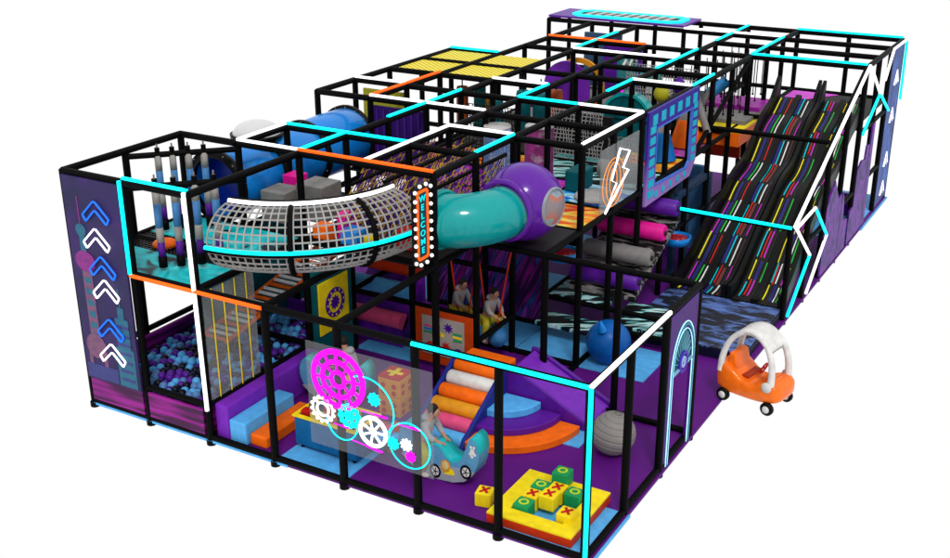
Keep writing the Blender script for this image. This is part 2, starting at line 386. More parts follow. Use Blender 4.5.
# dark teal stair side and slatted stair
t=thing('roller_stair',(1.2,2,0),'orange sided stair with white roller treads rising out of the ball pit','stair')
A=V((1.15,1.5,.50)); B=V((1.15,3.6,1.15))
A=V((.95,1.05,.72)); B=V((1.50,3.80,1.66))
for dx in (0,.42):
    MB().tube([A+V((dx,0,0)),B+V((dx,0,0))],.028,6).build('stringer',ORA,t)
for k in range(30):
    p=A.lerp(B,(k+.5)/30)
    MB().tube([p+V((.02,0,0)),p+V((.40,0,0))],.027,8).build('tread',mat('tread_white',(1,1,1),.4) if k%3 else ORA,t)
o=MB().box((.9,1.1,.48),(.94,3.4,1.9)).build('teal_wall',TEALD); single(o,'dark teal padded wall behind the orange roller stair','padded wall')
# teal wall with yellow clock
t=thing('clock_wall',(2,2.5,.9),'teal padded wall with a yellow gear clock panel','padded wall')
MB().box((1.97,2.06,.05),(2.02,2.95,1.45)).build('board',TEALD,t,.01)
c0=(2.03,2.55,.86)
MB().box((2.021,2.18,.50),(2.045,2.84,1.26)).build('yellow_panel',YEL,t,.01)
PRD=mat('deep_purple',(.10,.01,.36),.5)
MB().frameprism(circ(.21,28),circ(.15,28),(2.046,2.52,.9),(0,1,0),(0,0,1),(.015,0,0)).build('clock_ring',PRD,t)
b=MB().prism(gear(.10,10,.3),(2.046,2.52,.9),(0,1,0),(0,0,1),(.012,0,0)); b.build('clock_gear',PRD,t)
b=MB()
for k in range(12):
    a=2*PI*k/12; b.box((2.0615,2.52+.18*math.cos(a)-.008,.9+.18*math.sin(a)-.012),(2.068,2.52+.18*math.cos(a)+.008,.9+.18*math.sin(a)+.012))
b.build('numerals',YEL,t)
# steps into the pit
t=thing('soft_steps',(2.5,.7,0),'purple, light blue and orange soft steps up to the ball pit','soft steps')
MB().box((2.04,.06,0),(2.24,1.9,.47)).build('top_step',VIO,t,.025)
MB().box((2.245,.07,0),(2.50,1.0,.30)).build('middle_step',LBL,t,.02)
MB().box((2.505,.13,0),(2.76,1.1,.15)).build('bottom_step',ORA,t,.02)
# blue toy chest
t=thing('toy_chest',(3.45,.5,0),'blue building block chest on castors by the front rail','toy chest')
MB().box((3.04,.34,.07),(3.92,.38,.44)).box((3.04,.80,.07),(3.92,.84,.44)).box((3.04,.38,.07),(3.08,.80,.44)).box((3.88,.38,.07),(3.92,.80,.44)).box((3.08,.38,.07),(3.88,.8,.34)).build('body',mat('chest_blue',(.01,.19,.42),.45),t,.006)
MB().frameprism([(3.02,.32),(3.94,.32),(3.94,.86),(3.02,.86)],[(3.07,.37),(3.89,.37),(3.89,.81),(3.07,.81)],(0,0,.441),(1,0,0),(0,1,0),(0,0,.02)).build('rim',YEL,t)
for x in (3.10,3.86):
    for y in (.40,.78):
        w=MB().tube([(x,y,.03),(x,y,.07)],.012,6).build('castor',YEL,t); MB().lathe([(0,-.012),(.028,-.012),(.028,.012),(0,.012)],(x,y,.028),'x',12).build('wheel',BLK2,w)
g='loose toy blocks on the blue chest'
TAN=mat('tan_block',(.55,.20,.10),.5)
for i,(x,y,w,d,h,m,l) in enumerate([(3.14,.46,.11,.1,.06,RED,'small red toy block at the left corner of the blue chest'),(3.30,.46,.16,.10,.05,YEL,'flat yellow toy block on the front of the blue chest'),(3.13,.62,.09,.12,.07,BLK2,'black toy block at the back left of the blue chest'),
    (3.52,.48,.16,.12,.06,TAN,'tan toy block in the middle of the blue chest'),(3.72,.50,.13,.12,.07,REDO,'orange red toy block at the right of the blue chest'),(3.38,.66,.2,.13,.06,REDO,'long orange toy block at the back of the blue chest'),(3.66,.68,.16,.12,.07,GOLD,'gold toy block at the back right of the blue chest')]):
    o=MB().box((x-w/2,y-d/2,.342),(x+w/2,y+d/2,.44+h)).mat(0).box((x-w*.2,y-d*.2,.44+h),(x+w*.2,y+d*.2,.455+h)).build('toy_block',m,None,.006); single(o,l,'toy block',g)
t=thing('block_table',(4.15,.95,0),'low round block table behind the glass gear panel','play table')
MB().lathe([(0,.22),(.21,.22),(.21,.27),(0,.27)],(4.05,.85,0),'z',20).build('top',LBL,t)
MB().lathe([(.05,0),(.05,.22)],(4.05,.85,0),'z',12).build('leg',TAN,t)
for k,(x,y,m,l) in enumerate([(3.97,.84,TAN,'tan block left on the round table'),(4.08,.80,PNK,'pink block in front on the round table'),(4.12,.90,REDO,'orange block at the back of the round table')]):
    o=MB().box((x-.05,y-.05,.272),(x+.05,y+.05,.36)).build('toy_block',m,None,.01); single(o,l,'toy block','blocks on the round table')
# red / yellow dice boxes
for k,(z0,z1,m,l) in enumerate([(0,.26,YEL,'yellow cube with red dots under the red plus cube'),(.262,.52,REDO,'red topped soft cube with a yellow plus, on a yellow cube')]):
    t=thing('soft_cube',(3.56,1.72,z0),l,'soft cube')
    x0,y0,x1,y1=3.40,1.56,3.72,1.88
    MB().box((x0,y0,z0),(x1,y1,z1)).build('cube',[GOLD],t,.01)
    if k:
        MB().box((x0,y0,z1+.001),(x1,y1,z1+.02)).build('lid',RED,t)
        b=MB().box((x0+.05,y0+.13,z1+.021),(x1-.05,y0+.19,z1+.026)).box((x0+.13,y0+.05,z1+.0262),(x0+.19,y1-.05,z1+.031)); b.build('plus_mark',YEL,t)
    b=MB()
    for (xx,zz_) in [(.25,.3),(.75,.7),(.25,.7),(.75,.3)]:
        b.prism(circ(.035,12),(x0+.32*xx,y0-.004,z0+.235*zz_),(1,0,0),(0,0,1),(0,.003,0)); b.prism(circ(.035,12),(x1+.004,y0+.32*xx,z0+.235*zz_),(0,1,0),(0,0,1),(-.003,0,0))
    b.build('dots',RED,t)
# ------------------------------------------------------------------ gear glass panel
t=thing('gear_panel',(4.4,-.02,1.1),'clear rectangular panel with magenta, white and cyan neon gears on the front rail','gear panel')
MB().box((3.63,-.09,.47),(5.26,-.075,1.73)).build('pane',PANE,t)
def fl_(name,m,outer,inner,x,z,d=-.11):
    MB().frameprism(outer,inner,(x,d,z),(1,0,0),(0,0,1),(0,.018,0)).build(name,m,t)
def G(x,z): return x,z
x,z=4.06,1.36
b=MB()
for (ro,ri) in [(.36,.300),(.235,.185),(.11,.065)]: b.frameprism(circ(ro,48),circ(ri,48),(x,-.11,z),(1,0,0),(0,0,1),(0,.018,0))
for k in range(12):
    a0=2*PI*k/12
    P=[(r_*math.cos(a),r_*math.sin(a)) for r_,a in [(.302,a0),(.302,a0+.09),(.23,a0+.11),(.23,a0)]]; b.prism(P,(x,-.109,z),(1,0,0),(0,0,1),(0,.016,0))
for k in range(8):
    a0=2*PI*k/8
    P=[(r_*math.cos(a),r_*math.sin(a)) for r_,a in [(.188,a0),(.188,a0+.12),(.105,a0+.16),(.105,a0)]]; b.prism(P,(x,-.1085,z),(1,0,0),(0,0,1),(0,.015,0))
b.build('magenta_gear_web',MG,t)
x,z=3.83,.94
fl_('white_gear',WH,gear(.17,14,.16),circ(.130,56),x,z); fl_('white_gear',WH,circ(.09,24),circ(.068,24),x,z)
b=MB()
for k in range(4):
    a=PI/4+PI/2*k; b.tube([(x+.09*math.cos(a),-.101,z+.09*math.sin(a)),(x+.13*math.cos(a),-.101,z+.13*math.sin(a))],.014,5)
b.build('white_gear_spokes',WH,t)
x,z=4.19,.95
b=MB().frameprism(gear(.15,12,.1),circ(.10,48),(x,-.11,z),(1,0,0),(0,0,1),(0,.018,0)).prism(circ(.05,18),(x,-.11,z),(1,0,0),(0,0,1),(0,.018,0))
for k in range(6):
    a=PI/3*k; b.tube([(x+.03*math.cos(a),-.101,z+.03*math.sin(a)),(x+.12*math.cos(a),-.101,z+.12*math.sin(a))],.022,5)
b.build('cyan_gear',CY,t)
x,z=4.50,.84
b=MB().frameprism(circ(.19,32),circ(.150,32),(x,-.11,z),(1,0,0),(0,0,1),(0,.018,0)).prism(circ(.035,18),(x,-.11,z),(1,0,0),(0,0,1),(0,.018,0))
for k in range(7):
    a=2*PI*k/7; b.tube([(x,-.101,z),(x+.15*math.cos(a),-.101,z+.15*math.sin(a))],.014,5)
b.build('white_wheel',WH,t)
for nm,m,x,z,r_ in [('cyan_gear',CY,4.53,1.24,.08),('cyan_gear',CY,4.76,.77,.075),('white_gear',WH,4.93,.80,.075),('magenta_gear',MG,4.98,.67,.065)]:
    P=gear(r_,9,.25); MB().prism(P,(x,-.11,z),(1,0,0),(0,0,1),(0,.018,0)).build(nm,m,t)
def ring(m,x,z,rx,rz,a0,a1,n=34,w=.008):
    MB().tube([(x+rx*math.cos(a0+(a1-a0)*k/(n-1)),-.10,z+rz*math.sin(a0+(a1-a0)*k/(n-1))) for k in range(n)],w,5).build('belt_ring',m,t)
ring(CY,4.42,1.12,.36,.36,-.7,2.0); ring(CY,4.09,.87,.21,.24,PI+.1,2*PI+.2); ring(CY,4.97,.80,.26,.27,0,2*PI,40)
for x0,z0,x1,z1 in [(4.35,1.06,4.70,1.06),(3.97,.80,4.19,.80),(4.2,.66,4.62,.62),(4.82,1.02,5.12,1.03)]:
    MB().tube([(x0,-.10,z0),(x1,-.10,z1)],.006,5).tube([(x0+.5*(x1-x0),-.10,(z0+z1)/2),(x1-.02,-.10,z1-.005)],.012,5).build('neon_dash',MG,t)


# ------------------------------------------------------------------ people (skinned)
SKIN=mat('skin',(.60,.33,.24),.55,var=.05); HOOD=mat('grey_sweater',(.46,.46,.47),.85,var=.08,vscale=20); TROU=mat('olive_trousers',(.55,.50,.05),.8); HAIR=mat('dark_hair',(.03,.028,.025),.7); SHOE=mat('white_shoe',(.7,.65,.6),.5); SHIRT=mat('yellow_shirt',(.5,.45,.08),.8)
def skin_mesh(name,verts,edges,radii,m,parent,sub=2):
    me=bpy.data.meshes.new(name); me.from_pydata([V(v)*S for v in verts],edges,[]); me.materials.append(m)
    o=bpy.data.objects.new(name,me); COL.objects.link(o); o.parent=parent
    md=o.modifiers.new('skin','SKIN'); md.use_smooth_shade=True
    for i,r_ in enumerate(radii):
        rr=r_ if hasattr(r_,'__len__') else (r_,r_); me.skin_vertices[0].data[i].radius=(rr[0]*S,rr[1]*S)
    me.skin_vertices[0].data[0].use_root=True
    s=o.modifiers.new('sub','SUBSURF'); s.levels=sub; s.render_levels=sub
    return o
def make_child(label):
    """rider seated at the origin (hips at z 0), facing +x, leaning forward, arms reaching to handles; unit = bay"""
    t=thing('person',(0,0,0),label,'person')
    # body: one continuous mesh: hips, spine, neck, head, arms, legs
    v=[(0,0,.02),(.05,0,.16),(.11,0,.30),(.135,0,.37),(.16,0,.42),(.175,0,.47)]; e=[(0,1),(1,2),(2,3),(3,4),(4,5)]
    r=[(.075,.085),(.068,.08),(.06,.085),(.03,.03),(.05,.05),(.058,.054)]
    def chain(root,pts,rs):
        a=root
        for p,q in zip(pts,rs): v.append(p); r.append(q); e.append((a,len(v)-1)); a=len(v)-1
        return a
    for s in (-1,1):
        chain(2,[(.12,s*.095,.31),(.17,s*.115,.20),(.27,s*.075,.125),(.315,s*.055,.11)],[.036,.030,.024,.02])
        chain(0,[(.03,s*.07,0),(.15,s*.145,-.03),(.13,s*.155,-.16),(.10,s*.155,-.27),(.15,s*.155,-.30)],[.055,.048,.036,.024,.024])
    skin_mesh('body',v,e,r,SKIN,t)
    # clothing
    v=[(0,0,.05),(.05,0,.16),(.105,0,.295),(.125,0,.34)]; e=[(0,1),(1,2),(2,3)]; r=[(.088,.092),(.082,.092),(.072,.095),(.05,.05)]
    for s in (-1,1): chain(2,[(.118,s*.10,.31),(.17,s*.12,.20),(.245,s*.088,.14)],[.046,.040,.033])
    skin_mesh('sweater',v,e,r,HOOD,t)
    MB().sphere((.08,0,.37),.062,14,8,(1,1.1,.7)).build('hood',HOOD,t)
    v=[(0,0,0)]; e=[]; r=[(.086,.092)]
    for s in (-1,1): chain(0,[(.04,s*.07,0),(.15,s*.145,-.02),(.13,s*.155,-.15),(.105,s*.155,-.235)],[.066,.060,.050,.042])
    skin_mesh('trousers',v,e,r,TROU,t)
    for s in (-1,1):
        MB().sphere((.135,s*.155,-.295),.042,12,8,(1.5,.8,.75)).build('shoe',SHOE,t)
    # hair cap, ears, face details
    h=V((.175,0,.47))
    MB().sphere(h+V((-.012,0,.018)),.066,18,12,(1,.95,1.0)).build('hair',HAIR,t)
    MB().sphere(h+V((.030,0,-.014)),.052,16,10,(.85,.86,1.05)).build('face',SKIN,t)
    for s in (-1,1):
        MB().sphere(h+V((.070,s*.02,-.004)),.007,8,6).build('eye',HAIR,t)
        MB().sphere(h+V((.004,s*.060,-.012)),.013,8,6,(1,.5,1.3)).build('ear',SKIN,t)
    MB().sphere(h+V((.078,0,-.018)),.009,8,6).build('nose',SKIN,t)
    MB().sphere(h+V((.070,0,-.038)),.010,8,6,(.5,1.2,.35)).build('mouth',mat('lips',(.4,.12,.1),.5),t)
    for s in (-1,1):
        for k in range(5):
            a=V((.315,s*.055+ (k-2)*.009,.112)); L=[.022,.036,.04,.036,.028][k]
            if k==0: pts=[a,a+V((.008,-s*.016,.008)),a+V((.02,-s*.02,0))]
            else: pts=[a,a+V((L*.6,0,.006)),a+V((L,0,-.012))]
            MB().tube(pts,[.0065,.006,.005],6).build('finger',SKIN,t)
    return t
kid=make_child('child in grey hoodie and olive trousers riding the front blue car rocker')
place(kid,(4.60,.70,.33),.0)
# ------------------------------------------------------------------ rockers
def make_rocker(label):
    t=thing('seesaw_rocker',(0,0,0),label,'rocker')
    outer=[]; n=26
    top=[(-.60,.42),(-.55,.55),(-.45,.60),(-.36,.53),(-.31,.40),(-.24,.29),(-.20,.27),(-.15,.33),(-.11,.39),(-.06,.43),(.02,.43),(.08,.38),(.15,.31),(.25,.27),(.36,.32),(.44,.45),(.48,.58),(.54,.635),(.62,.58),(.645,.45)]
    bot=[(.62,.30),(.54,.16),(.42,.07),(.25,.018),(.0,.0),(-.25,.02),(-.42,.09),(-.54,.2),(-.60,.32)]
    def chaik(q,closed):
        for _ in range(2):
            o_=[] if closed else [q[0]]
            for i in range(len(q) if closed else len(q)-1):
                a,b_=q[i],q[(i+1)%len(q)]
                o_+= [(a[0]*.75+b_[0]*.25,a[1]*.75+b_[1]*.25),(a[0]*.25+b_[0]*.75,a[1]*.25+b_[1]*.75)]
            if not closed: o_.append(q[-1])
            q=o_
        return q
    P=chaik(top+bot,True); top=chaik(top,False)
    MB().prism(P,(0,-.17,0),(1,0,0),(0,0,1),(0,.34,0)).build('body',[mat('rocker_blue',(.16,.40,.62),.45)],t,.012)
    # turquoise upholstery strip along the top
    b=MB(); vs=[]
    for (x,z) in top: vs+= [V((x,-.172,z+.004)),V((x,.172,z+.004)),V((x,-.172,z-.012)),V((x,.172,z-.012))]
    fs=[]
    for i in range(len(top)-1): a=i*4; c=a+4; fs+=[(a,a+1,c+1,c),(a,c,c+2,a+2),(a+1,a+3,c+3,c+1)]
    b.add(vs,fs,True); b.build('seat_pad',mat('turquoise_pad',(.02,.55,.58),.4),t)
    lo=[(-.56,.2),(-.40,.22),(-.1,.15),(.15,.2),(.35,.22),(.58,.22)]+[(.53,.16),(.42,.075),(.25,.025),(0,.008),(-.25,.028),(-.42,.1)]
    for s in (-1,1):
        y=-.178 if s<0 else .170
        b=MB().prism(lo,(0,y,0),(1,0,0),(0,0,1),(0,.008,0)); b.build('silver_side',mat('silver_paint',(.42,.44,.50),.4),t)
        y2=-.184 if s<0 else .178
        for wx,wz in ((-.02,.105),(.45,.20)):
            w=MB().frameprism(circ(.085,24,wx,wz),circ(.058,24,wx,wz),(0,y2,0),(1,0,0),(0,0,1),(0,.006,0)).build('wheel_print',BLK2,t)
            b=MB().prism(circ(.057,20,wx,wz),(0,y2,0),(1,0,0),(0,0,1),(0,.005,0)); b.build('rim_print',WHT,w)
            b=MB()
            for k in range(5):
                a=2*PI*k/5; b.tube([(wx,y2-.001*(1 if s<0 else -6),wz),(wx+.05*math.cos(a),y2-.001*(1 if s<0 else -6),wz+.05*math.sin(a))],.006,5)
            b.build('spokes',BLK2,w)
        b=MB().prism(circ(.075,20,.14,.20),(0,y2,0),(1,0,0),(0,0,1),(0,.006,0)); b.build('window_print',GOLD,t)
        b=MB().prism(circ(.05,16,.14,.21),(0,y2-.003 if s<0 else y2+.006,0),(1,0,0),(0,0,1),(0,.003,0)); b.build('window_glare',mat('cream',(.75,.62,.3),.5),t)
        b=MB().prism([(.12,.10),(.28,.12),(.26,.17),(.20,.19),(.14,.16)],(0,y2,0),(1,0,0),(0,0,1),(0,.0055,0)); b.build('seat_print',YEL,t)
        b=MB()
        for (cx,cz,rr) in [(.55,.47,.035),(.53,.52,.018),(.575,.52,.018),(.52,.44,.02),(.585,.44,.02),(.545,.41,.022)]:
            b.prism(circ(rr,10,cx,cz),(0,y2-.0005*cz,0),(1,0,0),(0,0,1),(0,.006+.0001*rr,0))
        b.build('bunny_print',WHT,t)
    return t
rk=make_rocker('front rocker painted as a silver and blue car, with one child riding')
place(rk,(4.88,.70,0),.0,(.86,.72,1.06))
rk2=copy_tree(rk); place(rk2,(2.74,1.58,0),.12,(.80,.72,1.0)); rk2['label']='rear blue rocker beside the red plus cube, mostly behind the glass gear panel'
kid2=copy_tree(kid); place(kid2,(3.04,1.60,.40),PI+.15); kid2['label']='child in grey hoodie riding the rear rocker behind the magenta gear'

# ------------------------------------------------------------------ roller ramp, corner steps, purple slide
t=thing('roller_ramp',(4.25,2,0),'blue sided ramp of coloured foam rollers with orange, white, yellow and pink rolls','roller ramp')
x0,x1=4.08,4.76; ya,yb=2.36,1.30
prof=[(yb,0),(ya,.62),(ya,0)]
for x in (x0-.03,x1):
    MB().prism([(yb-.06,0),(yb+.02,.10),(ya,.68),(ya+.02,0)],(x,0,0),(0,1,0),(0,0,1),(.05,0,0)).build('side_board',DBL,t,.01)
MB().prism([(yb,0),(ya,.52),(ya,0)],(x0+.03,0,0),(0,1,0),(0,0,1),(x1-x0-.04,0,0)).build('wedge',LBL,t)
for k,m in enumerate([LBL,PNK,GOLD,ORA,WHT,ORA]):
    f=(k+.35)/5.7; p=V((0,yb+.02+(ya-yb)*f,.02+.56*f)); 
    MB().tube([(x0+.03,p.y,p.z),(x0+.05,p.y,p.z),(x1-.02,p.y,p.z),(x1,p.y,p.z)],[.085,.098,.098,.085],20).build('roller',m,t)
t=thing('corner_steps',(4.9,2.1,0),'quarter round corner steps in orange, purple and light blue between ramp and slide','corner steps')
C=(4.80,2.36)
for r_,z0,z1,m,nm in [(1.04,0,.10,ORA,'orange_step'),(.78,.101,.19,PURP,'purple_step'),(.50,.191,.29,LBL,'light_blue_step')]:
    P=[(0,0)]+circ(r_,22,0,0,-PI/2,0,True)
    MB().prism([(C[0]+p[0],C[1]+p[1]) for p in P],(0,0,z0),(1,0,0),(0,1,0),(0,0,z1-z0)).build(nm,m,t,.012)
t=thing('soft_slide',(5.2,2.75,0),'purple soft wedge slide descending to the right','soft slide')
MB().prism([(4.80,0),(4.80,.56),(4.84,.60),(5.90,.07),(5.94,0)],(0,2.45,0),(1,0,0),(0,0,1),(0,.62,0)).build('wedge',VIO,t,.01)
MB().prism([(4.78,0),(4.78,.62),(4.86,.62),(5.94,.10),(6.0,0)],(0,3.075,0),(1,0,0),(0,0,1),(0,.06,0)).build('side_rail',PURP,t,.01)
MB().prism([(4.78,0),(4.78,.64),(4.86,.64),(5.94,.09),(6.0,0)],(0,2.40,0),(1,0,0),(0,0,1),(0,.045,0)).build('side_rail',PURP,t,.01)
o=MB().box((4.10,2.40,0),(4.76,2.72,.62)).build('landing_block',ORA,None,.03); single(o,'orange landing block at the top of the roller ramp','soft block')

# ------------------------------------------------------------------ tic tac toe
t=thing('noughts_mat',(6.3,.6,0),'square yellow topped orange foam frame of the noughts and crosses game','foam frame')
ox,oy,hx=6.30,.60,.50
def sq(h): return [(ox-h,oy-h),(ox+h,oy-h),(ox+h,oy+h),(ox-h,oy+h)]
MB().frameprism(sq(.5),sq(.31),(0,0,0.014),(1,0,0),(0,1,0),(0,0,.105)).build('base',REDO,t)
MB().frameprism(sq(.5),sq(.31),(0,0,.1192),(1,0,0),(0,1,0),(0,0,.02)).build('top',YEL,t)
def ttt(x,y,z,kind,label,rz=0):
    t=thing('game_cube',(x,y,z),label,'game cube','noughts and crosses cubes')
    h=.092
    MB().box((x-h,y-h,z),(x+h,y+h,z+.17)).build('cube',GRN if kind=='O' else YEL,t,.012)
    if kind=='O': MB().frameprism(circ(.058,22),circ(.034,22),(x,y,z+.171),(1,0,0),(0,1,0),(0,0,.004)).build('nought',mat('lime',(.65,.8,.05),.5),t)
    else:
        b=MB()
        for s in (-1,1): b.prism([(-.055,-.055*s+.012*s),(-.055+.02,-.055*s-.012*s),(.055,.055*s-.012*s),(.055-.02,.055*s+.012*s)],(x,y,z+.171+.001*(s>0)),(1,0,0),(0,1,0),(0,0,.004))
        b.build('cross',RED,t)
    t.rotation_euler=(0,0,rz)
q=.205
cx0,cy0=ox-q,oy+q
for (i,j,k,z,l) in [(0,0,'O',.02,'green nought cube at the back left of the game grid'),(1,0,'X',.05,'yellow cross cube in the middle of the back row'),(2,0,'O',.05,'green nought cube at the right end of the back row'),
    (0,1,'X',.02,'yellow cross cube at the left of the middle row'),(1,1,'X',.08,'raised yellow cross cube at the centre of the grid'),(0,2,'O',.02,'green nought cube at the front left of the game grid')]:
    ttt(cx0+i*q,cy0-j*q,z,k,l)
ttt(6.60,.42,.05,'X','yellow cross cube tucked in the right front of the grid')
ttt(6.26,1.0,.14,'O','green nought cube sitting on the back edge of the yellow frame')
ttt(5.60,.42,.0,'X','loose yellow cross cube on the purple floor left of the yellow frame',.2)
# ------------------------------------------------------------------ balls
t=thing('ribbed_ball',(6.2,2.25,0),'large grey ribbed ball on the purple floor','ball')
b=MB(); prof=[]; R=.265
for k in range(91):
    ph=PI*k/90; rr=R*(1-.02*abs(math.sin(ph*7.5))**6*1); rr = R - (.016 if (k%9) in (0,) else 0); prof.append((max(.0001,rr*math.sin(ph)),-rr*math.cos(ph)))
b.lathe(prof,(6.38,2.12,R),ax=V((.15,.1,1)),n=36).build('shell',mat('grey_ball',(.36,.34,.33),.6,var=.05),t)
MB().lathe([(0,R-.005),(.05,R-.003),(.05,R+.004),(0,R+.004)],(6.38,2.12,R),ax=V((.15,.1,1)),n=16).build('valve',GRY,t)
t=thing('horned_ball',(5.42,4.42,0),'glossy blue hopper ball with a small fin on the light blue mat','ball')
b=MB().sphere((5.32,4.36,.31),.31,36,24).build('shell',mat('hopper_blue',(.01,.17,.52),.35),t)
MB().lathe([(.06,0),(.045,.06),(.012,.16),(0,.17)],(5.32,4.14,.56),ax=V((-.1,-.3,1)),n=12).build('fin',BLU,t)
# ------------------------------------------------------------------ clock door panel (X=7)
t=thing('clock_doorway',(7.02,2.5,0),'purple doorway panel with a glowing arched clock outline on the right side','doorway')
arch=lambda r_,z0,zc: [(2.5-r_,z0)]+[(2.5-r_*math.cos(PI*k/20),zc+1.45*r_*math.sin(PI*k/20)) for k in range(21)]+[(2.5+r_,z0)]
in_=arch(.31,.0,1.16); n=len(in_)
out=[(2.06,0)]+[( 2.06 if k<5 else (2.94 if k>15 else 2.06+.88*(k-5)/10), (1.16+ (HA-.05-1.16)*min(1,k/5)) if k<5 else ((HA-.05) if k<=15 else 1.16+(HA-.05-1.16)*(20-k)/5)) for k in range(21)]+[(2.94,0)]
b=MB(); vs=[];fs=[]
for p,qv in zip(out,in_):
    vs+=[(7.0,p[0],p[1]),(7.0,qv[0],qv[1]),(7.03,p[0],p[1]),(7.03,qv[0],qv[1])]
for i in range(n-1):
    a=i*4;c=a+4; fs+=[(a,c,c+1,a+1),(a+2,a+3,c+3,c+2),(a,a+2,c+2,c),(a+1,c+1,c+3,a+3)]
b.add(vs,fs); b.build('board',mat('door_purple',(.10,.012,.25),.5),t)
# lunette pane
lun=[(2.5-.30*math.cos(PI*k/20),1.16+.435*math.sin(PI*k/20)) for k in range(21)]
MB().prism([(y,z) for y,z in lun],(7.008,0,0),(0,1,0),(0,0,1),(.012,0,0)).build('lunette',mat('door_teal',(.03,.22,.30),.5),t)
for r_,m,w in [(.37,WH,.007),(.345,TEALD,.014),(.31,WH,.006)]:
    MB().tube([(7.04,y,z) for y,z in arch(r_,.0,1.16)],w,5).build('arch_trim',mat('pale_cyan_neon',(.45,.8,.95),emit=.75) if m is WH else mat('door_line',(.05,.35,.45),.5),t)
b=MB()
for k in range(1,12):
    a=PI*k/12; b.tube([(7.03,2.5-.13*math.cos(a),1.16+.18*math.sin(a)),(7.03,2.5-.29*math.cos(a),1.16+.42*math.sin(a))],.005,5)
b.tube([(7.035,2.2,1.14),(7.035,2.38,1.14)],.02,5).tube([(7.035,2.62,1.14),(7.035,2.8,1.14)],.02,5)
b.build('sunray_lines',mat('sunray_teal',(.25,.55,.68),.5),t)
MB().frameprism(circ(.135,28),circ(.095,28),(7.035,2.5,1.2),(0,1,0),(0,0,1),(.02,0,0)).build('clock_ring',mat('clock_indigo',(.08,.05,.55),.4),t)
MB().frameprism(circ(.07,28),circ(.045,28),(7.035,2.5,1.2),(0,1,0),(0,0,1),(.02,0,0)).prism([(-.01,0),(.01,0),(.008,.05),(-.008,.05)],(7.04,2.5,1.2),(0,1,0),(0,0,1),(.015,0,0)).build('clock_hand',mat('clock_line',(.45,.6,.95),.4),t)

# ------------------------------------------------------------------ toy car
t=thing('toy_car',(7.42,4.25,0),'orange ride-on toy car with white domed roof outside the floor edge','toy car')
CO=mat('car_orange',(1,.24,.01),.35,coat=.3)
# local frame: x forward, y left
ctr=V((7.42,4.25,0)); ang=math.atan2(-.15,.68)
Rm=Matrix.Rotation(ang,3,'Z')
def L(p): return ctr+Rm@V(p)
def loc_build(b,name,m,par,bev=0):
    b.v=[ctr+Rm@v for v in b.v]; return b.build(name,m,par,bev)
# body hull: lofted sections
secs=[]
for x,w,zb,zt in [(-.45,.20,.20,.46),(-.41,.25,.14,.53),(-.30,.27,.11,.53),(-.18,.27,.10,.47),(-.06,.265,.10,.36),(.08,.265,.10,.34),(.20,.27,.11,.40),(.32,.27,.13,.44),(.42,.25,.15,.41),(.48,.19,.20,.34)]:
    secs.append([(x,-w*.8,zb),(x,-w,zb+.05),(x,-w,zt-.03),(x,-w*.86,zt),(x,w*.86,zt),(x,w,zt-.03),(x,w,zb+.05),(x,w*.8,zb)])
b=MB(); vs=[p for s_ in secs for p in s_]; fs=[]
for i in range(len(secs)-1):
    for k in range(8): fs.append((i*8+k,i*8+(k+1)%8,(i+1)*8+(k+1)%8,(i+1)*8+k))
fs.append(tuple(range(8))); fs.append(tuple(range(len(vs)-8,len(vs)))[::-1]); b.add(vs,fs,True)
body=loc_build(b,'body',CO,t,.0); sm=body.modifiers.new('s','SUBSURF'); sm.levels=1; sm.render_levels=2
b=MB().box((-.22,-.17,.38),(.0,.17,.40)); loc_build(b,'cockpit_floor',mat('car_inner',(.5,.06,.005),.5),t)
b=MB().prism([(-.34,.44),(-.30,.66),(-.22,.64),(-.16,.42),(.0,.36),(.0,.30),(-.3,.3)],(0,-.17,0),(1,0,0),(0,0,1),(0,.34,0)); loc_build(b,'seat',CO,t,.02)
b=MB().prism([(.20,.33),(.46,.30),(.44,.36),(.30,.42),(.22,.42)],(0,-.18,0),(1,0,0),(0,0,1),(0,.36,0)); loc_build(b,'hood',CO,t,.02)
b=MB().frameprism(circ(.085,18),circ(.06,18),(.10,0,.50),(0,1,0),(.35,0,.94),(.02,0,0)).prism([(-.07,-.008),(.07,-.008),(.07,.008),(-.07,.008)],(.10,0,.50),(0,1,0),(.35,0,.94),(.015,0,0)); loc_build(b,'steering_wheel',RED,t)
b=MB().prism([(-.03,-.02),(.03,-.02),(0,.03)],(.085,0,.50),(0,1,0),(.35,0,.94),(.013,0,0)); loc_build(b,'horn',YEL,t)
# roof: four pillars + domed top
b=MB()
for s in (-1,1):
    pts=[]
    for k in range(19):
        a=PI*k/18; x_=-.02-.36*math.cos(a); z_=.42+.58*math.sin(a)**.8 if 0<k<18 else .40
        y_=s*(.225-.06*math.sin(a))
        pts.append((x_,y_,z_))
    w=[.046-.012*math.sin(PI*k/18) for k in range(19)]
    b.tube(pts,w,10)
loc_build(b,'roof_pillars',WHT,t)
for s in (-1,1):
    b=MB().lathe([(0,-.015),(.065,-.015),(.07,.0),(.065,.02),(0,.022)],(.30,s*.262,.38),'y',20); loc_build(b,'fender',WHT,t)
b=MB(); vs=[];fs=[]; nx=13
for k in range(nx):
    a=PI*(.20+.60*k/(nx-1)); x_=-.02-.36*math.cos(a)*1.0; z_=.42+.58*math.sin(a)**.8
    for j in range(7):
        yy=-.2+.4*j/6; vs.append((x_,yy,z_+.045-.5*(yy**2)*.6))
    for j in range(7):
        yy=-.2+.4*j/6; vs.append((x_,yy,z_-.0-.5*(yy**2)*.6))
for k in range(nx-1):
    for j in range(6):
        a=k*14+j; fs+=[(a,a+1,a+15,a+14),(a+7,a+21,a+22,a+8)]
    a=k*14; fs+=[(a,a+14,a+21,a+7),(a+6,a+13,a+27,a+20)]
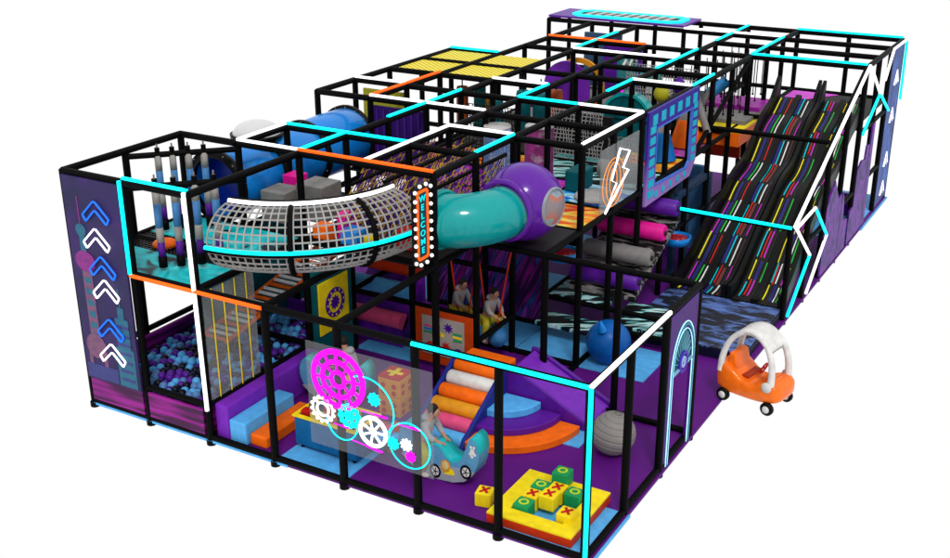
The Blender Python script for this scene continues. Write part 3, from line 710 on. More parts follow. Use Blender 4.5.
fs+=[tuple([0,1,2,3,4,5,6,13,12,11,10,9,8,7]),tuple([(nx-1)*14+q_ for q_ in [0,1,2,3,4,5,6,13,12,11,10,9,8,7]][::-1])]
b.add(vs,fs,True); loc_build(b,'roof',WHT,t)
for x_ in (-.30,.33):
    for s in (-1,1):
        b=MB().lathe([(0,-.035),(.075,-.035),(.088,-.02),(.088,.02),(.075,.035),(0,.035)],(x_,s*.25,.09),'y',24); w=loc_build(b,'wheel',BLK2,t)
        b=MB().lathe([(0,-.042),(.045,-.042),(.05,-.03),(.05,.03),(.045,.042),(0,.042)],(x_,s*.25,.09),'y',20); loc_build(b,'hub',WHT,w)

# ------------------------------------------------------------------ blue wavy landing mat
def dots_mat():
    m=bpy.data.materials.new('blue_wave_print'); m.use_nodes=True; nt=m.node_tree; b=nt.nodes['Principled BSDF']; b.inputs['Roughness'].default_value=.5
    tc=nt.nodes.new('ShaderNodeTexCoord'); mp=nt.nodes.new('ShaderNodeMapping'); mp.inputs['Scale'].default_value=(.7,1.6,1); mp.inputs['Rotation'].default_value=(0,0,-.1)
    n=nt.nodes.new('ShaderNodeTexNoise'); n.inputs['Scale'].default_value=3.2; n.inputs['Detail'].default_value=3; n.inputs['Distortion'].default_value=.5
    r=nt.nodes.new('ShaderNodeValToRGB'); r.color_ramp.elements[0].position=.46; r.color_ramp.elements[0].color=(.004,.006,.02,1); r.color_ramp.elements[1].position=.62; r.color_ramp.elements[1].color=(.16,.30,.85,1)
    w=nt.nodes.new('ShaderNodeTexWave'); w.inputs['Scale'].default_value=6; w.bands_direction='X'
    m2=nt.nodes.new('ShaderNodeMapping'); m2.inputs['Rotation'].default_value=(0,0,1.0)
    mm=nt.nodes.new('ShaderNodeMapRange'); mm.inputs['To Min'].default_value=.02; mm.inputs['To Max'].default_value=1
    mx=nt.nodes.new('ShaderNodeMix'); mx.data_type='RGBA'; mx.blend_type='MULTIPLY'; mx.inputs[0].default_value=1
    L_=nt.links.new
    L_(tc.outputs['Object'],mp.inputs[0]); L_(mp.outputs[0],n.inputs['Vector']); L_(n.outputs['Fac'],r.inputs['Fac']); L_(tc.outputs['Object'],m2.inputs[0]); L_(m2.outputs[0],w.inputs['Vector'])
    L_(w.outputs['Fac'],mm.inputs['Value']); L_(r.outputs['Color'],mx.inputs[6]); L_(mm.outputs[0],mx.inputs[7]); L_(mx.outputs[2],b.inputs['Base Color'])
    return m
o=MB().box((5.18,5.2,.0),(6.98,7.15,.14)).mat(1).box((5.19,5.21,.141),(6.97,7.14,.162)).build('landing_mat',[mat('mat_navy',(.01,.01,.05),.6),dots_mat()]); single(o,'thick black mat with shimmering blue wave print at the foot of the slide','landing mat')
# ------------------------------------------------------------------ big wavy slide
t=thing('wave_slide',(6,8.8,0),'wide black wavy slide with rainbow dashes running down from the top deck','slide')
key=[(6.95,.17),(7.35,.22),(7.7,.40),(7.95,.70),(8.2,.95),(8.6,1.12),(9.0,1.30),(9.4,1.50),(9.75,1.58),(10.1,1.74),(10.5,2.06),(10.9,2.25),(11.2,2.34),(11.4,2.36)]
def zs(y):
    for (a,za),(b_,zb_) in zip(key,key[1:]):
        if a<=y<=b_: return za+(zb_-za)*(y-a)/(b_-a)
    return key[0][1] if y<key[0][0] else key[-1][1]
def zsm(y): return sum(zs(y+d) for d in (-.18,-.12,-.06,0,.06,.12,.18))/7+.055*math.sin(2*PI*(y-7.3)/1.3)*min(1,max(0,(y-7.0)*2))
YS=[7.0+ (11.35-7.0)*k/60 for k in range(61)]
def sheet(xa,xb,dz,th,ys=YS):
    b=MB(); vs=[]; fs=[]
    for y in ys:
        z=zsm(y)+dz; g_=lambda x: x-.20*(6.97-x)/1.5*max(0,(8.7-y)/1.7)
        vs+=[(g_(xa),y,z),(g_(xb),y,z),(g_(xb),y,z-th),(g_(xa),y,z-th)]
    for i in range(len(ys)-1):
        for k in range(4): fs.append((i*4+k,i*4+(k+1)%4,i*4+4+(k+1)%4,i*4+4+k))
    fs+=[(0,1,2,3),tuple(len(vs)-4+q_ for q_ in (3,2,1,0))]
    b.add(vs,fs); return b
sheet(5.44,6.96,0,.1).build('slide_bed',mat('slide_black',(.010,.010,.010),.4),t)
def ridge(x,h,w):
    d=sheet(x-w,x+w,h,h+.06)
    if h>.1:
        for i in range(len(YS)):
            e=max(0,(YS[i]-11.0)/.35)*.16
            d.v[i*4].z+=e; d.v[i*4+1].z+=e
    d.build('divider',mat('divider_black',(.009,.009,.009),.4),t)
for x,h,w in ((5.44,.20,.035),(5.82,.06,.05),(6.17,.20,.03),(6.25,.20,.03),(6.60,.06,.05),(6.95,.20,.03)): ridge(x,h,w)
cols=[((.9,.8,.02),'yellow'),((.02,.02,.17),'navy'),((.65,.01,.01),'red'),((.60,.02,.6),'magenta'),((.02,.60,.06),'green'),((.9,.9,.9),'white'),((0,.6,.7),'cyan'),((.16,.03,.03),'maroon')]
sm_={n_:mat('stripe_'+n_,c,.4,var=0,raw=1) for c,n_ in cols}
GS=mat('stripe_grey',(.07,.065,.06),.45,var=0)
PA=[[('yellow',.06,0),('navy',.20,1),('red',.36,0),('navy',.62,1),('white',.82,0),('maroon',.93,0),('cyan',.70,0)],[('cyan',.08,0),('magenta',.25,0),('maroon',.40,1),('yellow',.62,0),('navy',.78,1),('green',.93,0),('red',.17,0),('white',.86,0)]]
PB=[[('magenta',.08,0),('green',.27,0),('white',.36,0),('cyan',.60,0),('maroon',.75,1),('magenta',.90,0),('navy',.17,1),('red',.67,0)],[('yellow',.10,0),('navy',.24,1),('green',.38,0),('red',.56,0),('white',.74,0),('magenta',.88,0),('cyan',.64,0),('yellow',.95,0)]]
for si,(xa,xb) in enumerate([(5.49,6.13),(6.30,6.90)]):
    for k in range(16):
        x=xa+(xb-xa)*(k+.5)/16
        if abs(x-(xa+xb)/2)>.05: sheet(x-.006,x+.006,.005,.009).build('pinstripe',GS,t)
    y=11.3; band=0
    while y>7.05:
        Lb=(.46 if band%2==0 else .62) if y>8.0 else .34
        for cn,u,wide in (PA if band%2==0 else PB)[si]:
            u2=u; x=xa+(xb-xa)*u2
            if abs(x-(xa+xb)/2)<.06: x+=.07
            off=random.uniform(-.04,.04)+ (.0 if si==0 else .2)
            ya=max(7.02,y-Lb+off+.04); yb=min(11.33,y+off)
            if yb-ya<.1: continue
            ys=[ya+(yb-ya)*k/8 for k in range(9)]; w_=.020 if wide else .008
            sheet(x-w_,x+w_,.012,.012,ys).build('dash',sm_[cn],t)
        y-=Lb; band+=1
# netting rails on left under slide: blue-grey legs
for x in (5.15,5.75):
    pass
t=thing('blue_arch_frame',(5.05,8.5,0),'slate blue padded arch frames under the slide edge','padded frame')
SL=mat('slate_vinyl',(.03,.07,.14),.5)
for y in (7.6,8.15,9.2): MB().box((4.92,y-.06,0),(5.03,y+.06,1.45)).build('pad_post',SL,t,.02)
MB().box((4.92,7.66,1.38),(5.03,9.14,1.50)).build('pad_beam',SL,t,.02)
o=MB().box((3.6,9.3,0),(4.9,9.4,1.5)).build('padded_wall',mat('pale_blue_vinyl',(.10,.28,.52),.5)); single(o,'pale blue padded wall seen through the slate arch frames','padded wall')

# ------------------------------------------------------------------ right wall murals
SKY2=ramp_mat('violet_city_print',[(0,(.01,.01,.10)),(.38,(.04,.01,.18)),(.50,(.14,.015,.32)),(.58,(.26,.03,.45)),(.66,(.03,.05,.28)),(1,(.4,.15,.6))],'noise',3.0,8,1.6,(1,1.2,.8))
for i,(P,l) in enumerate([([(8.96,.02),(8.98,1.2),(9.4,1.55),(9.75,1.15),(10.0,1.18),(10.0,.02)],'purple city skyline cut-out panel nearest the slide'),
    ([(10.02,.02),(10.02,.95),(10.12,1.15),(10.22,.95),(10.3,.60),(10.6,.55),(10.62,.02)],'narrow purple spire cut-out panel second from the slide'),
    ([(10.75,.02),(10.75,.62),(11.0,.66),(11.02,1.3),(11.3,1.42),(11.55,1.38),(11.6,1.62),(11.8,1.6),(11.82,.02)],'purple tower cut-out panel in the middle of the right wall'),
    ([(11.84,.02),(11.84,1.3),(11.95,1.95),(12.1,1.95),(12.12,.02)],'thin tall blue violet tower cut-out near the tall arrow panel')]):
    o=MB().prism(P,(7.02,0,0),(0,1,0),(0,0,1),(.03,0,0)).build('skyline_panel',SKY2); single(o,l,'mural panel','city skyline cut-outs on the right wall')
t=thing('arrow_panel',(7.03,13.5,1.6),'tall blue printed panel with four white arrow marks at the far right corner','mural panel')
BLP=ramp_mat('blue_city_print',[(0,(.01,.02,.12)),(.45,(.02,.06,.32)),(.6,(.03,.16,.55)),(.75,(.02,.35,.7)),(1,(.2,.05,.4))],'noise',2.0,5,.6,(1,1,.8))
MB().box((7.01,13.04,.06),(7.04,13.97,HB-.02)).build('board',BLP,t)
for z in (2.52,1.80,.94,.36):
    b=MB().tube([(7.06,13.32,z-.14),(7.06,13.5,z+.12),(7.06,13.70,z-.14)],.008,5).tube([(7.06,13.42,z-.16),(7.06,13.5,z-.02),(7.06,13.6,z-.16)],.005,5); b.build('arrow_mark',WH,t)
o=MB().box((5.1,12.4,.01),(6.9,12.46,.45)).build('padded_wall',PURP); single(o,'low purple padded wall at the far right corner','padded wall')
# ------------------------------------------------------------------ rooftop sign
t=thing('rooftop_sign',(1.5,13.5,HB),'purple roof sign with cyan outlined slotted arrow bar on the far top corner','sign')
MB().box((.0,12.98,HB+.06),(3.0,14.0,HB+.10)).build('board',PURP,t)
oc=[(.42,13.25),(.62,13.08),(2.6,13.08),(2.85,13.25),(2.85,13.72),(2.6,13.90),(.62,13.90),(.42,13.72)]; ic=[(.54,13.33),(.66,13.21),(2.56,13.21),(2.73,13.33),(2.73,13.64),(2.56,13.77),(.66,13.77),(.54,13.64)]
MB().frameprism(oc,ic,(0,0,HB+.101),(1,0,0),(0,1,0),(0,0,.03)).build('neon_outline',CY,t)
MB().prism(ic,(0,0,HB+.101),(1,0,0),(0,1,0),(0,0,.012)).build('black_field',BLK2,t)
for k in range(9):
    x=.70+k*.215; MB().prism([(x,13.28),(x+.10,13.28),(x+.17,13.70),(x+.07,13.70)],(0,0,HB+.114),(1,0,0),(0,1,0),(0,0,.02)).build('slot_bar',LGR,t)
# ------------------------------------------------------------------ blue square window panel, lightning panel (X=5)
t=thing('window_panel',(5.0,7,2.4),'indigo window frame panel with cyan squares on the upper side','window panel')
yo,y1,z0,z1=6.04,8.12,1.74,3.14
O=[(yo,z0),(7.9,z0+.0),(y1,z0+.22),(y1,z1),(yo,z1)]; I=[(6.36,1.97),(7.72,1.90),(7.86,2.0),(7.86,2.86),(6.36,2.86)]
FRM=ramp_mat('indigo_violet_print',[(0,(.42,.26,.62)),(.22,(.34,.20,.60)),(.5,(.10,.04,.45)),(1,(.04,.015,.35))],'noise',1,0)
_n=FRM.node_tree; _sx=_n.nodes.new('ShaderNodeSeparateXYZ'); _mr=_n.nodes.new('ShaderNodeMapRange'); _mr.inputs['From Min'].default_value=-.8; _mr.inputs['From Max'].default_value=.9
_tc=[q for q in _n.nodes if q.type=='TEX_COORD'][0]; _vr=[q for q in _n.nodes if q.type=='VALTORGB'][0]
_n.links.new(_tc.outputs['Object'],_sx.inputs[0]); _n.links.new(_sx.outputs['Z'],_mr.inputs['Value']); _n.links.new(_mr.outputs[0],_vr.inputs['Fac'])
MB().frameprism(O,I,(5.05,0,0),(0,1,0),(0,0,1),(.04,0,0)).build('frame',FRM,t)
MB().frameprism([(y,z) for y,z in I],[(I[0][0]+.025,I[0][1]+.025),(I[1][0]-.01,I[1][1]+.025),(I[2][0]-.025,I[2][1]+.01),(I[3][0]-.025,I[3][1]-.025),(I[4][0]+.025,I[4][1]-.025)],(5.055,0,0),(0,1,0),(0,0,1),(.04,0,0)).build('inner_trim',mat('trim_blue',(.12,.25,.75),.4),t)
sqm=mat('cyan_square',(.02,.55,.72),.4)
for k in range(6): MB().box((5.0905,yo+.14+k*.33,z1-.22),(5.098,yo+.31+k*.33,z1-.07)).build('square',sqm,t)
for k in range(7):
    MB().box((5.0905,yo+.07,z0+.10+k*.16),(5.098,yo+.27,z0+.21+k*.16)).build('square',sqm,t)
    MB().box((5.0905,y1-.23,z0+.24+k*.14),(5.098,y1-.07,z0+.33+k*.14)).build('square',sqm,t)
for k in range(5): MB().prism(circ(.055,14),(5.0905,yo+.40+k*.3,z0+.10),(0,1,0),(0,0,1),(.008,0,0)).build('dot',sqm,t)
t=thing('lightning_panel',(5.0,5,2.4),'clear panel with white neon lightning bolt and orange rings above the deck edge','neon panel')
MB().box((5.03,4.52,2.06),(5.045,5.80,2.94)).build('pane',PANE2,t)
LP=[(4.55,1.98),(5.35,2.38),(5.22,2.42),(5.62,2.64),(5.38,2.68),(5.75,3.0),(5.28,3.02),(4.98,2.55),(5.12,2.5),(4.9,2.3),(5.0,2.26)]
bolt=[(4.62,1.95),(5.02,2.40),(4.90,2.42),(5.17,2.64),(5.06,2.98),(5.50,2.98),(5.42,2.70),(5.60,2.64),(5.22,2.44),(5.36,2.38)]
bolt=[(5.12,2.84),(5.46,2.73),(5.24,2.54),(5.44,2.46),(4.69,2.03),(5.03,2.37),(4.86,2.45)]
MB().tube([(5.05,y,z) for y,z in bolt],.016,6,closed=True).build('bolt_outline',WH,t)
for rx,rz in ((.36,.34),(.24,.28),(.12,.20)):
    MB().tube([(5.05,4.93+rx*math.cos(2*PI*k/28),2.41+rz*math.sin(2*PI*k/28)) for k in range(28)],.0055,5,closed=True).build('orange_ring',mat('amber_neon',(.95,.28,.03),emit=.8),t)

# ------------------------------------------------------------------ tunnel: teal elbow + purple ball
t=thing('tunnel_ball',(4.6,3.35,2.45),'purple ball shaped tunnel chamber with round window','tunnel')
BC=V((4.53,3.30,2.51)); BR=.50
b=MB(); b.sphere(BC,BR,40,28); 
o=b.build('shell',SPH,t)
wd=V((.75,-.62,.0)).normalized(); wd=V((.97,-.10,.02)).normalized()
MB().lathe([(.225,BR*.86),(.228,BR*.935),(.25,BR*.92),(.255,BR*.82)],BC,ax=wd,n=28).build('window_rim',mat('rim_grey',(.35,.38,.42),.4),t)
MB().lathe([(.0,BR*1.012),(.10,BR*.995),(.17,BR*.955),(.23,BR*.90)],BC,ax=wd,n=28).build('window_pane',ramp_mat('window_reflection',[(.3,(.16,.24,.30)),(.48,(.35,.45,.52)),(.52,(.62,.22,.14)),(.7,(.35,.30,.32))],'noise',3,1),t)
T0=V((3.80,2.42,2.38)); 
pts=[]
P0=V((3.72,2.22,2.42)); P1=V((4.05,2.50,2.42)); P2=V((4.45,2.62,2.45)); P3=BC+V((-.02,-.18,-.02))
P0=V((3.86,2.32,2.45)); P1=V((4.02,2.28,2.45)); P2=V((4.52,2.40,2.47)); P3=BC+V((-.05,-.05,-.04))
for k in range(15):
    u=k/14; p=(1-u)**3*P0+3*(1-u)**2*u*P1+3*(1-u)*u*u*P2+u**3*P3; pts.append(p)
t2=thing('tunnel_elbow',(4.1,2.5,2.4),'teal plastic tunnel elbow leading from the welcome post into the purple ball','tunnel')
MB().tube(pts,.335,32,caps=False).build('shell',TEAL,t2)
d=(pts[1]-pts[0]).normalized()
MB().lathe([(.33,-.02),(.375,-.02),(.385,.03),(.375,.08),(.345,.08)],pts[0],ax=d,n=32).build('flange',TEAL,t2)
MB().lathe([(0,.02),(.34,.02)],pts[0],ax=d,n=32).build('mouth',BLK2,t2)
dd=(pts[-1]-pts[-4]).normalized()
MB().lathe([(.35,0),(.40,0),(.40,.06),(.36,.06)],BC-dd*.46,ax=dd,n=32).build('collar',SPH,t)

# ------------------------------------------------------------------ WELCOME sign
t=thing('welcome_sign',(4.04,1.78,2.5),'black vertical sign reading WELCOME with orange border and round white bulbs','sign')
sy0,sy1,sz0,sz1=1.42,1.79,2.13,3.13
def oct_(y0,y1,z0,z1,c): return [(y0+c,z0),(y1-c,z0),(y1,z0+c),(y1,z1-c),(y1-c,z1),(y0+c,z1),(y0,z1-c),(y0,z0+c)]
MB().prism(oct_(sy0,sy1,sz0,sz1,.05),(4.06,0,0),(0,1,0),(0,0,1),(.03,0,0)).build('board',BLK2,t)
MB().frameprism(oct_(sy0+.065,sy1-.065,sz0+.075,sz1-.075,.03),oct_(sy0+.095,sy1-.095,sz0+.105,sz1-.105,.02),(4.091,0,0),(0,1,0),(0,0,1),(.012,0,0)).build('orange_border',OR,t)
MB().box((4.0905,sy0+.10,sz0+.11),(4.093,sy1-.10,sz1-.11)).build('teal_field',mat('sign_teal',(.0,.09,.11),.5),t)
BULB=mat('bulb_glow',(1,.97,.92),emit=1.0)
for k in range(9):
    z=sz0+.07+k*(sz1-sz0-.14)/8
    for y in (sy0+.018,sy1-.018): MB().sphere((4.105,y,z),.023,12,8).build('bulb',BULB,t)
for z in (sz0+.02,sz1-.02):
    for y in (sy0+.12,sy0+.25): MB().sphere((4.105,y+.0,z),.023,12,8).build('bulb',BULB,t)
for k,ch in enumerate('WELCOME'):
    cu=bpy.data.curves.new('letter','FONT'); cu.body=ch; cu.size=.105*S; cu.align_x='CENTER'; cu.align_y='CENTER'; cu.extrude=.004; cu.offset=.0015
    o=bpy.data.objects.new('letter',cu); COL.objects.link(o); o.location=V((4.096,(sy0+sy1)/2,sz1-.185-k*.105))*S; o.rotation_euler=(PI/2,0,PI/2)
    dg=bpy.context.evaluated_depsgraph_get(); me=bpy.data.meshes.new_from_object(o.evaluated_get(dg)); bpy.data.objects.remove(o)
    me.transform(Matrix.Diagonal((1.25,1,1,1))); me.materials.clear(); me.materials.append(mat('sign_cyan',(.0,.60,.68),emit=.7))
    o=bpy.data.objects.new('letter',me); COL.objects.link(o); o.parent=t; o.location=V((4.096,(sy0+sy1)/2,sz1-.185-k*.105))*S-V(t.location); o.rotation_euler=(PI/2,0,PI/2)

# ------------------------------------------------------------------ net barrel
t=thing('net_barrel',(2,2,2),'curved grey rope net barrel walkway bending around the front corner','net tunnel')
NC=V((2,2,0)); RC,RB,ZC,ZH=1.36,.48,2.47,.40
def bp(th,ph,k=1.0): # th: around corner 0..1 ; ph: -pi/2..pi/2 cross-section
    a=-PI/2+th*PI/2; R_=RC+RB*k*math.cos(ph); return V((NC.x+R_*math.cos(a),NC.y+R_*math.sin(a),ZC+ZH*k*math.sin(ph)))
b=MB(); T0_=.025; NT=29; NP=14
for j in range(NP+1):
    ph=-PI/2+PI*j/NP
    b.tube([bp(T0_+(1-T0_)*i/40,ph) for i in range(41)],.011,4,caps=False)
for i in range(NT+1):
    b.tube([bp(T0_+(1-T0_)*i/NT,-PI/2+PI*j/14) for j in range(15)],.011,4,caps=False)
b.build('rope_net',ROPE,t)
for th in (.38,.73):
    MB().tube([bp(th,-PI/2+PI*j/16,1.03) for j in range(17)],.034,8).build('hoop',BLACK,t)
MB().tube([bp(T0_+(1-T0_)*i/40,-.10,1.05) for i in range(41)],.034,8).build('mid_rail',BLACK,t)
MB().tube([bp(T0_+(1-T0_)*i/40,-.10,1.05)+V((0,0,.03))+ (bp(T0_+(1-T0_)*i/40,-.1,1.15)-bp(T0_+(1-T0_)*i/40,-.1,1.05))*.4 for i in range(41)],.026,6).build('cyan_strip',CY,t)
MB().tube([bp(T0_+(1-T0_)*i/40,PI/2,1.04) for i in range(41)],.04,8).build('top_rail',BLACK,t)
MB().tube([bp(.04+.95*i/40,PI/2-.15,1.10)+V((0,0,.0)) for i in range(41)],.026,6).build('white_strip',WH,t)
MB().tube([bp(T0_+(1-T0_)*i/40,-PI/2,1.02) for i in range(41)],.034,8).build('bottom_rail',BLACK,t)
for x,y,w,h,m,l in [(2.22,2.15,.22,.20,ORA,'orange foam block lying inside the net barrel near its left bend'),(2.70,2.15,.26,.22,BLU,'blue foam block lying inside the middle of the net barrel'),(2.95,2.18,.16,.16,YEL,'yellow foam block beside the blue one inside the net barrel'),(3.35,2.45,.26,.24,RED,'red foam block inside the right end of the net barrel'),(2.45,2.35,.2,.34,HPK,'pink foam block inside the net barrel')]:
    o=MB().box((x-w/2,y-w/2,HA-.015),(x+w/2,y+w/2,HA+h)).build('foam_block',m,None,.015); single(o,l,'foam block')
# ------------------------------------------------------------------ striped hanging posts
POL=[mat('pole_blue',(.10,.30,.58),.5),mat('pole_grey',(.42,.40,.38),.5),mat('pole_purple',(.14,.02,.34),.5),BLACK]
def hang(label):
    t=thing('hanging_post',(0,0,0),label,'hanging post','striped hanging foam posts')
    r_=.045; zs_=[(.06,.14,3,.05),(.14,.36,2,r_),(.36,.56,1,r_),(.56,.80,0,r_),(.80,1.04,1,r_)]
    zs_=[(.0,.14,3,.052),(.14,.32,2,r_),(.32,.50,1,r_),(.50,.80,0,r_),(.80,1.0,1,r_)]
    for a,b_,k,rr in zs_:
        MB().lathe([(0,a),(rr,a),(rr,b_),(0,b_)],(0,0,0),'z',16).build('band',POL[k],t)
    MB().tube([(0,0,1.0),(0,0,1.10)],.035,8).build('cap',BLACK,t); MB().tube([(0,0,1.10),(0,0,1.15)],.012,5).build('hook',GRY,t)
    return t
h0=hang('')
hp=[(.28,1.28),(.41,1.41),(.55,1.55),(.69,1.69),(1.40,.40),(1.57,.57),(1.73,.73),(1.25,.25)]
hl=['striped hanging post farthest left in the back row','second striped hanging post of the back row','third striped hanging post of the back row','rightmost striped hanging post of the back row',
    'second striped hanging post of the front row, over the turquoise floor','third striped hanging post of the front row','rightmost striped hanging post of the front row beside the white strip','leftmost striped hanging post of the front row']
for i,((x,y),l) in enumerate(zip(hp,hl)):
    o=h0 if i==0 else copy_tree(h0); place(o,(x,y,HA+.06)); o['label']=l
o=MB()
for k in range(32): o.tube([(.06+k*.06,.70,HA+.0),(.06+k*.06,1.22,HA+.0)],.013,4)
for k in range(9): o.tube([(.05,.72+k*.06,HA+.003),(1.95,.72+k*.06,HA+.003)],.013,4)
o=o.build('low_net',BLK2); single(o,'black net floor strip between the two turquoise platform halves','net')
o=MB().lathe([(0,.07),(.12,.065),(.155,.04),(.16,.0),(0,0)],(.66,.88,HA+.03),'z',24).build('stool',ORA); single(o,'small round orange stool on the turquoise platform','stool')
# ------------------------------------------------------------------ blue tube slide with dome
t=thing('tube_tunnel',(.5,3.5,2.4),'long glossy blue tube tunnel with black flanges at the upper left','tunnel')
tx,tz,tr=.52,2.42,.45
pr=[]
for i,(a,b_) in enumerate([(2.1,2.95),(3.03,3.9),(3.98,5.0)]):
    MB().lathe([(tr*.97,a),(tr*1.0,a+.04),(tr*1.03,(a+b_)/2),(tr*1.0,b_-.04),(tr*.97,b_)],(tx+.02*i,0,tz+.02*i),'y',36).build('section',BLU,t)
for y in (2.06,2.99,3.94,5.04):
    MB().lathe([(tr*.9,-.035),(tr*1.13,-.035),(tr*1.13,.035),(tr*.9,.035),(tr*.9,-.035)],(tx,y,tz+.01),'y',36).build('flange',BLK2,t)
    b=MB()
    for k in range(16):
        a=2*PI*k/16; b.sphere((tx+tr*1.07*math.cos(a),y-.04,tz+.01+tr*1.07*math.sin(a)),.012,6,4)
    b.build('bolts',GRY,t)
MB().lathe([(0,0),(tr*.95,0)],(tx,2.35,tz),'y',30).build('inner_wall',BLUD,t)
t=thing('skylight_dome',(.42,2.85,2.9),'translucent white skylight dome with black rim on top of the blue tube','dome')
MB().lathe([(.34*math.cos(a),.19*math.sin(a)) for a in [PI/2*k/8 for k in range(9)]],(.42,3.05,2.93),'z',32).build('dome',mat('dome_white',(.72,.72,.73),.2,coat=.6,var=.02),t)
MB().lathe([(.32,-.03),(.37,-.03),(.375,.02),(.33,.02)],(.42,3.05,2.92),'z',32).build('rim',BLK2,t)
for i,(x,y,z,w,h,m,l) in enumerate([(1.30,2.45,HA+.04,.40,.42,GRY,'grey soft cube left of the pink block on the upper deck'),(1.72,2.72,HA+.04,.44,.50,GRY,'larger grey soft cube under the cyan rail on the upper deck'),(1.20,2.88,HA+.04,.25,.50,HPK,'pink soft block between the two grey cubes')]):
    o=MB().box((x-w/2,y-w/2,z),(x+w/2,y+w/2,z+h)).build('soft_cube',m,None,.012); single(o,l,'soft cube')
# ------------------------------------------------------------------ rope net walls
def net_wall(x,y0,y1,z0,z1,label,kind=0,zsl=0):
    t=thing('net_wall',(x,(y0+y1)/2,(z0+z1)/2),label,'rope net','rope net walls of the crossing')
    b=MB(); c=MB(); d=MB(); dx=.22
    n=int((y1-y0)/.075); m_=7
    P=lambda y,k: V((x+dx*(k/m_),y,z0+(z1-z0)*k/m_))
    for j in range(m_+1):
        b.tube([P(y0,j),P(y1,j)],.009,4)
        if j<m_:
            for i in range(n):
                y=y0+(i+.5)*(y1-y0)/n
                (c if (i+j)%3 else b).tube([P(y-.03,j),P(y+.03,j+1)],.008,4)
    d.tube([P(y0,m_+.2),P(y1,m_+.2)],.03,6).tube([P(y0,-.1),P(y1,-.1)],.03,6)
    d.build('padded_rail',BLACK,t)
    b.build('yellow_rope',YROPE,t); c.build('purple_rope',PROPE,t)
net_wall(2.0,3.05,4.95,HA+.05,HA+.75,'yellow and purple rope net wall at the left of the crossing')
net_wall(2.5,2.1,4.9,HA+.05,HA+.80,'yellow and purple rope net wall in the middle of the crossing')
net_wall(3.0,2.1,4.3,HA+.05,HA+.90,'yellow and purple rope net wall nearest the white lit rail')
net_wall(3.6,2.2,4.1,HA+.05,HA+.85,'yellow rope net wall just behind the welcome sign')
o=MB().box((1.05,5.0,HA+.05),(1.98,5.04,HB-.1))
for k in range(7): o.mat(1).box((1.1+k*.125,4.985,HA+.08),(1.13+k*.125,4.999,HB-.14))
o=o.build('curtain_panel',[mat('dark_violet',(.05,.008,.17),.6),mat('violet_slat',(.10,.02,.30),.6)]); single(o,'dark purple slatted panel under the white lit rail','panel')
o=MB().box((.15,6.0,HA+.2),(.95,6.04,HB-.12))
for k in range(9): o.mat(1).box((.2+.03,5.985,HA+.25+k*.06),(.45,5.999,HA+.28+k*.06))
o=o.build('climbing_panel',[mat('olive_panel',(.42,.40,.03),.5),mat('olive_dark',(.12,.12,.01),.6)],None,.02); single(o,'olive yellow climbing panel behind the blue tube end','panel')
# yellow roof panels
YP=ramp_mat('yellow_net_print',[(0,(.25,.20,.0)),(.22,(.9,.75,.01)),(1,(.95,.80,.02))],'wave',3.4,0,0,(1,1,1),(0,0,.9))
k=0
for (x,y,l) in [(0,7,'front left yellow netting roof panel'),(1,7,'front right yellow netting roof panel'),(0,8,'back left yellow netting roof panel'),(1,8,'back right yellow netting roof panel')]:
    o=MB().box((x+.08,y+.08,HB-.01),(x+.92,y+.92,HB+.01)).build('roof_panel',YP); single(o,l,'roof panel','yellow roof panels')
# hanging bags
BR=mat('rust_vinyl',(.40,.10,.03),.5)
def bag(x,y,m,label,h=.62,r_=.10):
    t=thing('punch_bag',(x,y,HA),label,'punch bag','hanging foam bags')
    MB().lathe([(0,HA+.22),(r_*.9,HA+.22),(r_,HA+.27),(r_,HA+.17+h),(r_*.9,HA+.22+h),(0,HA+.22+h)],(x,y,0),'z',18).build('bag',m,t)
    MB().tube([(x,y,HA+.22+h),(x,y,HB)],.012,5).build('strap',BLK2,t)
bag(1.25,7.3,BR,'rust orange hanging bag farthest left',.7); bag(1.5,7.45,TEALD,'teal hanging bag right of the leftmost rust bag',.72); bag(1.95,7.2,TEALD,'teal hanging bag in the middle under the yellow roof',.6,.12)
bag(2.3,7.5,TEALD,'teal hanging bag by the white gap',.7,.12); bag(2.62,7.5,TEALD,'fat teal hanging bag left of the rust pair',.7,.13); bag(2.85,7.6,BR,'rust orange hanging bag by the blue drum',.75,.11)
bag(1.35,7.9,GOLD,'gold hanging bag behind the leftmost rust bag',.4); bag(2.1,7.8,GOLD,'gold hanging bag behind the middle teal bag',.35)
